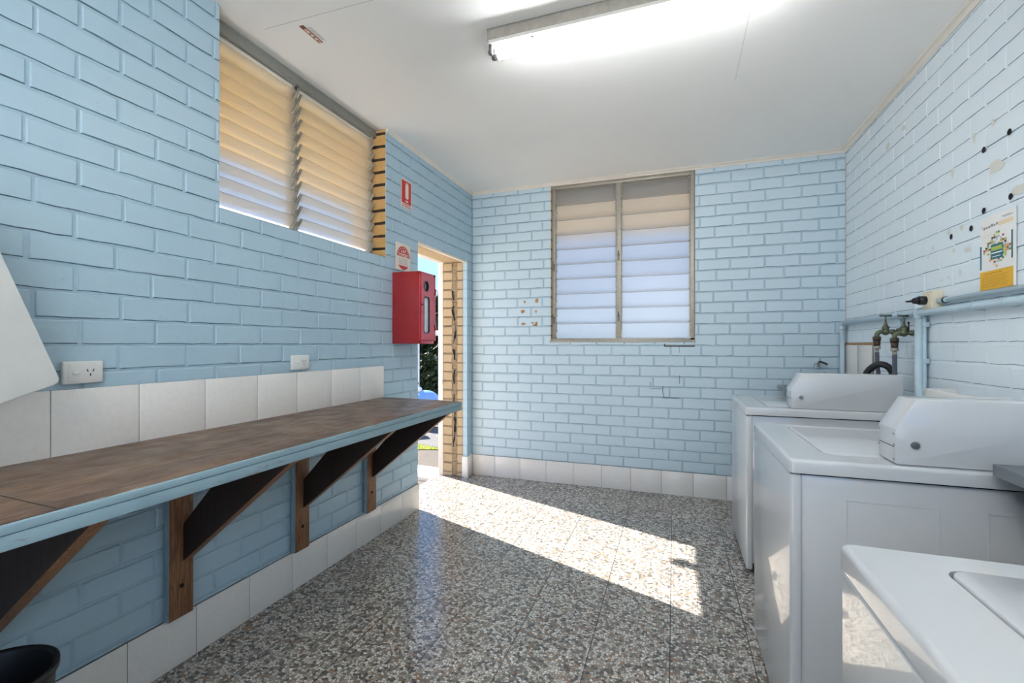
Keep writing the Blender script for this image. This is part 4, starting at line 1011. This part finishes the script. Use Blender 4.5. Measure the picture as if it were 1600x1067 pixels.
# ------------------------------------------------------------ outside
def O(u, dist, z=0):
    a = (u-800)/F_PX; c, s = math.cos(YAW), math.sin(YAW); return Vector(((a*c-s)*dist, (a*s+c)*dist, z))
GZ = -.10
m_ = MB(); m_.box((-60, 5.35, GZ-.3), (60, 80, GZ-.02), M['asphalt']); struct(m_.build('ground_asphalt'))
m_ = MB(); m_.box((-14, -40, GZ-.3), (XO+.07, 5.35, GZ-.02), M['concrete']); m_.box((XO-.02, DOOR[0]-.1, GZ-.02), (XO+.06, YB+.05, -.002), M['terrazzo']); struct(m_.build('ground_dirt_path'))
m_ = MB(); m_.prism([(-5, 4.25, GZ-.03), (XO-.03, 4.00, GZ-.03), (XO-.03, 4.35, GZ-.03), (-5, 4.72, GZ-.03)], (0, 0, .05), M['kerb'], .008); struct(m_.build('trim_7'))
m_ = MB(); m_.box((-7, -6, GZ-.1), (XO-.001, 2.95, GZ+.01), M['kerb']); struct(m_.build('ground_bounce_path'))  # unseen pale ground added to bounce sun up through the louvres
m_ = MB(); m_.box((-1.6, YB+.17, GZ-.1), (6, 9, GZ+.01), M['backslab']); struct(m_.build('ground_bounce_slab'))  # slab added to bounce light up at the back window
m_ = MB(); m_.box((-5, -30, -.3), (8, YR-.1, -.06), M['kerb']); struct(m_.build('ground_bounce_yard'))  # unseen white ground added to bounce sun onto the ceiling
m_ = MB(); rnd = random.Random(3)
tri = [Vector((-3.9, 4.95, 0)), Vector((-3.9, 5.65, 0)), Vector((-2.75, 5.28, 0))]
m_.prism([(p.x, p.y, GZ-.03) for p in tri], (0, 0, .022), M['grass'])
for i in range(2600):
    u_, v_ = rnd.random(), rnd.random()
    if u_+v_ > 1: u_, v_ = 1-u_, 1-v_
    p = tri[0]+(tri[1]-tri[0])*u_+(tri[2]-tri[0])*v_; x, y = p.x, p.y; a = rnd.uniform(0, 6.3); h_ = rnd.uniform(.01, .03)
    m_.poly([(x, y, GZ-.01), (x+.005*math.cos(a), y+.005*math.sin(a), GZ-.01), (x+.01*math.sin(a), y-.01*math.cos(a), GZ+h_-.01)], M['grass'])
g = m_.build('grass_patch', normals=False); tag(g, 'small strip of yellow green grass beside the road outside', 'grass'); g['kind'] = 'stuff'
# raked eave that shades the louvres
EX, EZ = -2.42, 2.32
m_ = MB(); m_.prism([(EX, -.6, EZ), (XO+.004, -.6, 2.60), (XO+.004, -.6, 2.66), (EX, -.6, EZ+.10)], (0, 6.15, 0), M['soffit'])
m_.box((EX-.02, -.6, EZ), (EX, 5.55, EZ+.16), M['roofmetal'])
m_.box((XO, YB+.16, 2.52), (4.0, 5.45, 2.56), M['soffit2']); m_.box((XO, 5.45, 2.50), (4.0, 5.48, 2.68), M['roofmetal']); struct(m_.build('roof_eave'))
m_ = MB(); m_.box((XO-.1, YR-.3, 2.72), (4, 5.48, 2.76), M['roofmetal']); struct(m_.build('roof_sheet'))
m_ = MB(); m_.box((XO, -3.2, 2.50), (4.0, YR-.1, 2.56), M['ceiling']); struct(m_.build('rear_sky_blocker'))  # unseen overhang added to keep sky light off the rear opening
# added unseen blocker under the eave, shaped like a lamp, notches the sun patch
t_ = 2.10/.903
pn = Vector((.05, 2.77, 0)) - SUN_DIR*((2.16)/(-SUN_DIR.z))
r = thing('eave_sun_blocker', 'small added sun blocker hanging unseen under the eave outside the doorway', 'blocker', (pn.x, pn.y, 2.0))
m_ = MB(); m_.cyl((pn.x, pn.y, 2.40), (pn.x, pn.y, 2.24), .012, M['black'], 10); part(m_, 'stem', r)
m_ = MB(); m_.cyl((pn.x, pn.y, 2.24), (pn.x, pn.y, 2.14), .035, M['black'], 16, r2=.05); part(m_, 'shade', r)

def tree(label, base, h, rad, nleaf, mat, seed, trunk=.08, name='garden_tree', cat='tree', low=.15, leaf=.09):
    rnd = random.Random(seed); base = Vector(base)
    r = thing(name, label, cat, base, 'trees beyond the road')
    m_ = MB(); m_.cyl(base-Vector((0, 0, .1)), base+Vector((0, 0, h*.7)), trunk, M['bark'], 10, r2=trunk*.4)
    for k in range(6):
        a = rnd.uniform(0, 6.28); z = h*rnd.uniform(.25, .6)
        m_.cyl(base+Vector((0, 0, z)), base+Vector((rad*.6*math.cos(a), rad*.6*math.sin(a), z+h*.2)), trunk*.35, M['bark'], 7, r2=trunk*.1)
    part(m_, 'trunk', r)
    m_ = MB(); lobes = [(Vector((rnd.uniform(-1, 1)*rad*.6, rnd.uniform(-1, 1)*rad*.6, h*rnd.uniform(low, .95))), rad*rnd.uniform(.3, .6)) for _ in range(16)]
    for i in range(nleaf):
        c_, rr = rnd.choice(lobes); d = Vector((rnd.gauss(0, 1), rnd.gauss(0, 1), rnd.gauss(0, 1))).normalized()*rr*rnd.uniform(.6, 1.05)
        p = base+c_+d
        if p.z < base.z+.02: p.z = base.z+.02+rnd.uniform(0, .1)
        n_ = Vector((rnd.gauss(0, 1), rnd.gauss(0, 1), rnd.gauss(.6, 1))).normalized(); t = n_.orthogonal().normalized()*leaf*rnd.uniform(.6, 1.3); b = n_.cross(t)*.45
        m_.poly([p-t, p+b, p+t, p-b], mat)
    part(m_, 'foliage', r)
tree('dense dark tree filling the doorway view behind the road', O(676, 12.0, GZ-.02), 2.5, 1.5, 12000, M['leafd'], 1)
tree('lighter green taller tree behind the dense dark tree', O(700, 17.5, GZ-.02), 2.9, 1.5, 7000, M['leafl'], 3)
tree('low dark shrub between the dense tree and the white rail', O(672, 9.0, GZ-.02), 1.05, .55, 5000, M['leafd'], 4, .04, 'garden_shrub', 'shrub', .1, .05)
# white rail
m_ = MB(); a = O(600, 8.1, 1.425); b = O(760, 8.1, 1.425); m_.sweep([a, b], .045, M['kerb'], 10)
for k in (0, .33, .66, 1): p = a.lerp(b, k); m_.cyl((p.x, p.y, GZ-.02), (p.x, p.y, 1.42), .03, M['kerb'], 10)
tag(m_.build('white_rail'), 'white horizontal rail in front of the dark trees outside', 'rail')
# scooter
sp_ = O(625, 7.35, GZ-.02)
r = thing('motor_scooter', 'pale blue motor scooter with raked windscreen parked outside', 'scooter', sp_)
d = Vector((.75, .66, 0)).normalized(); nn = Vector((-d.y, d.x, 0))
def S(f, s_, z): return sp_ + d*f + nn*s_ + Vector((0, 0, z))
for f in (.42, -.72):
    m_ = MB(); m_.cyl(S(f, -.05, .24), S(f, .05, .24), .24, M['rubber'], 26); m_.cyl(S(f, -.055, .24), S(f, .055, .24), .13, M['alu'], 20); part(m_, 'wheel', r)
m_ = MB(); Tq = Matrix.Rotation(math.atan2(d.y, d.x), 4, 'Z')
m_.sphere(S(.40, 0, .40), .22, M['scooterblue'], (1.15, .8, .95), T=Tq); m_.sphere(S(-.45, 0, .50), .28, M['scooterblue'], (1.5, .6, .7), T=Tq); m_.prism([S(.3, -.12, .22), S(-.6, -.12, .22), S(-.6, .12, .22), S(.3, .12, .22)], (0, 0, .08), M['scooterblue'], .02)
part(m_, 'fairing', r)
m_ = MB(); m_.sphere(S(.30, 0, .62), .05, M['whiteplastic'], (1, 1.3, 1), T=Tq); part(m_, 'headlight_cowl', r)
m_ = MB(); m_.prism([S(.30, -.09, .70), S(.30, .09, .70), S(.10, .06, .98), S(.10, -.06, .98)], d*.004, M['screen']); part(m_, 'windscreen', r)
m_ = MB(); m_.box((-.30, -.13, .0), (.30, .13, .09), M['seatvinyl'], .03, T=Matrix.Translation(S(-.42, 0, .70)) @ Tq); part(m_, 'seat', r)
m_ = MB(); m_.cyl(S(.1, -.24, .80), S(.1, .24, .80), .014, M['black'], 10); part(m_, 'handlebar', r)
for s_ in (-.22, .22):
    m_ = MB(); m_.cyl(S(.1, s_, .80), S(.14, s_, .98), .006, M['black'], 8); m_.sphere(S(.14, s_, 1.0), .04, M['whiteplastic'], (.3, 1.4, .7), T=Tq); part(m_, 'mirror', r)
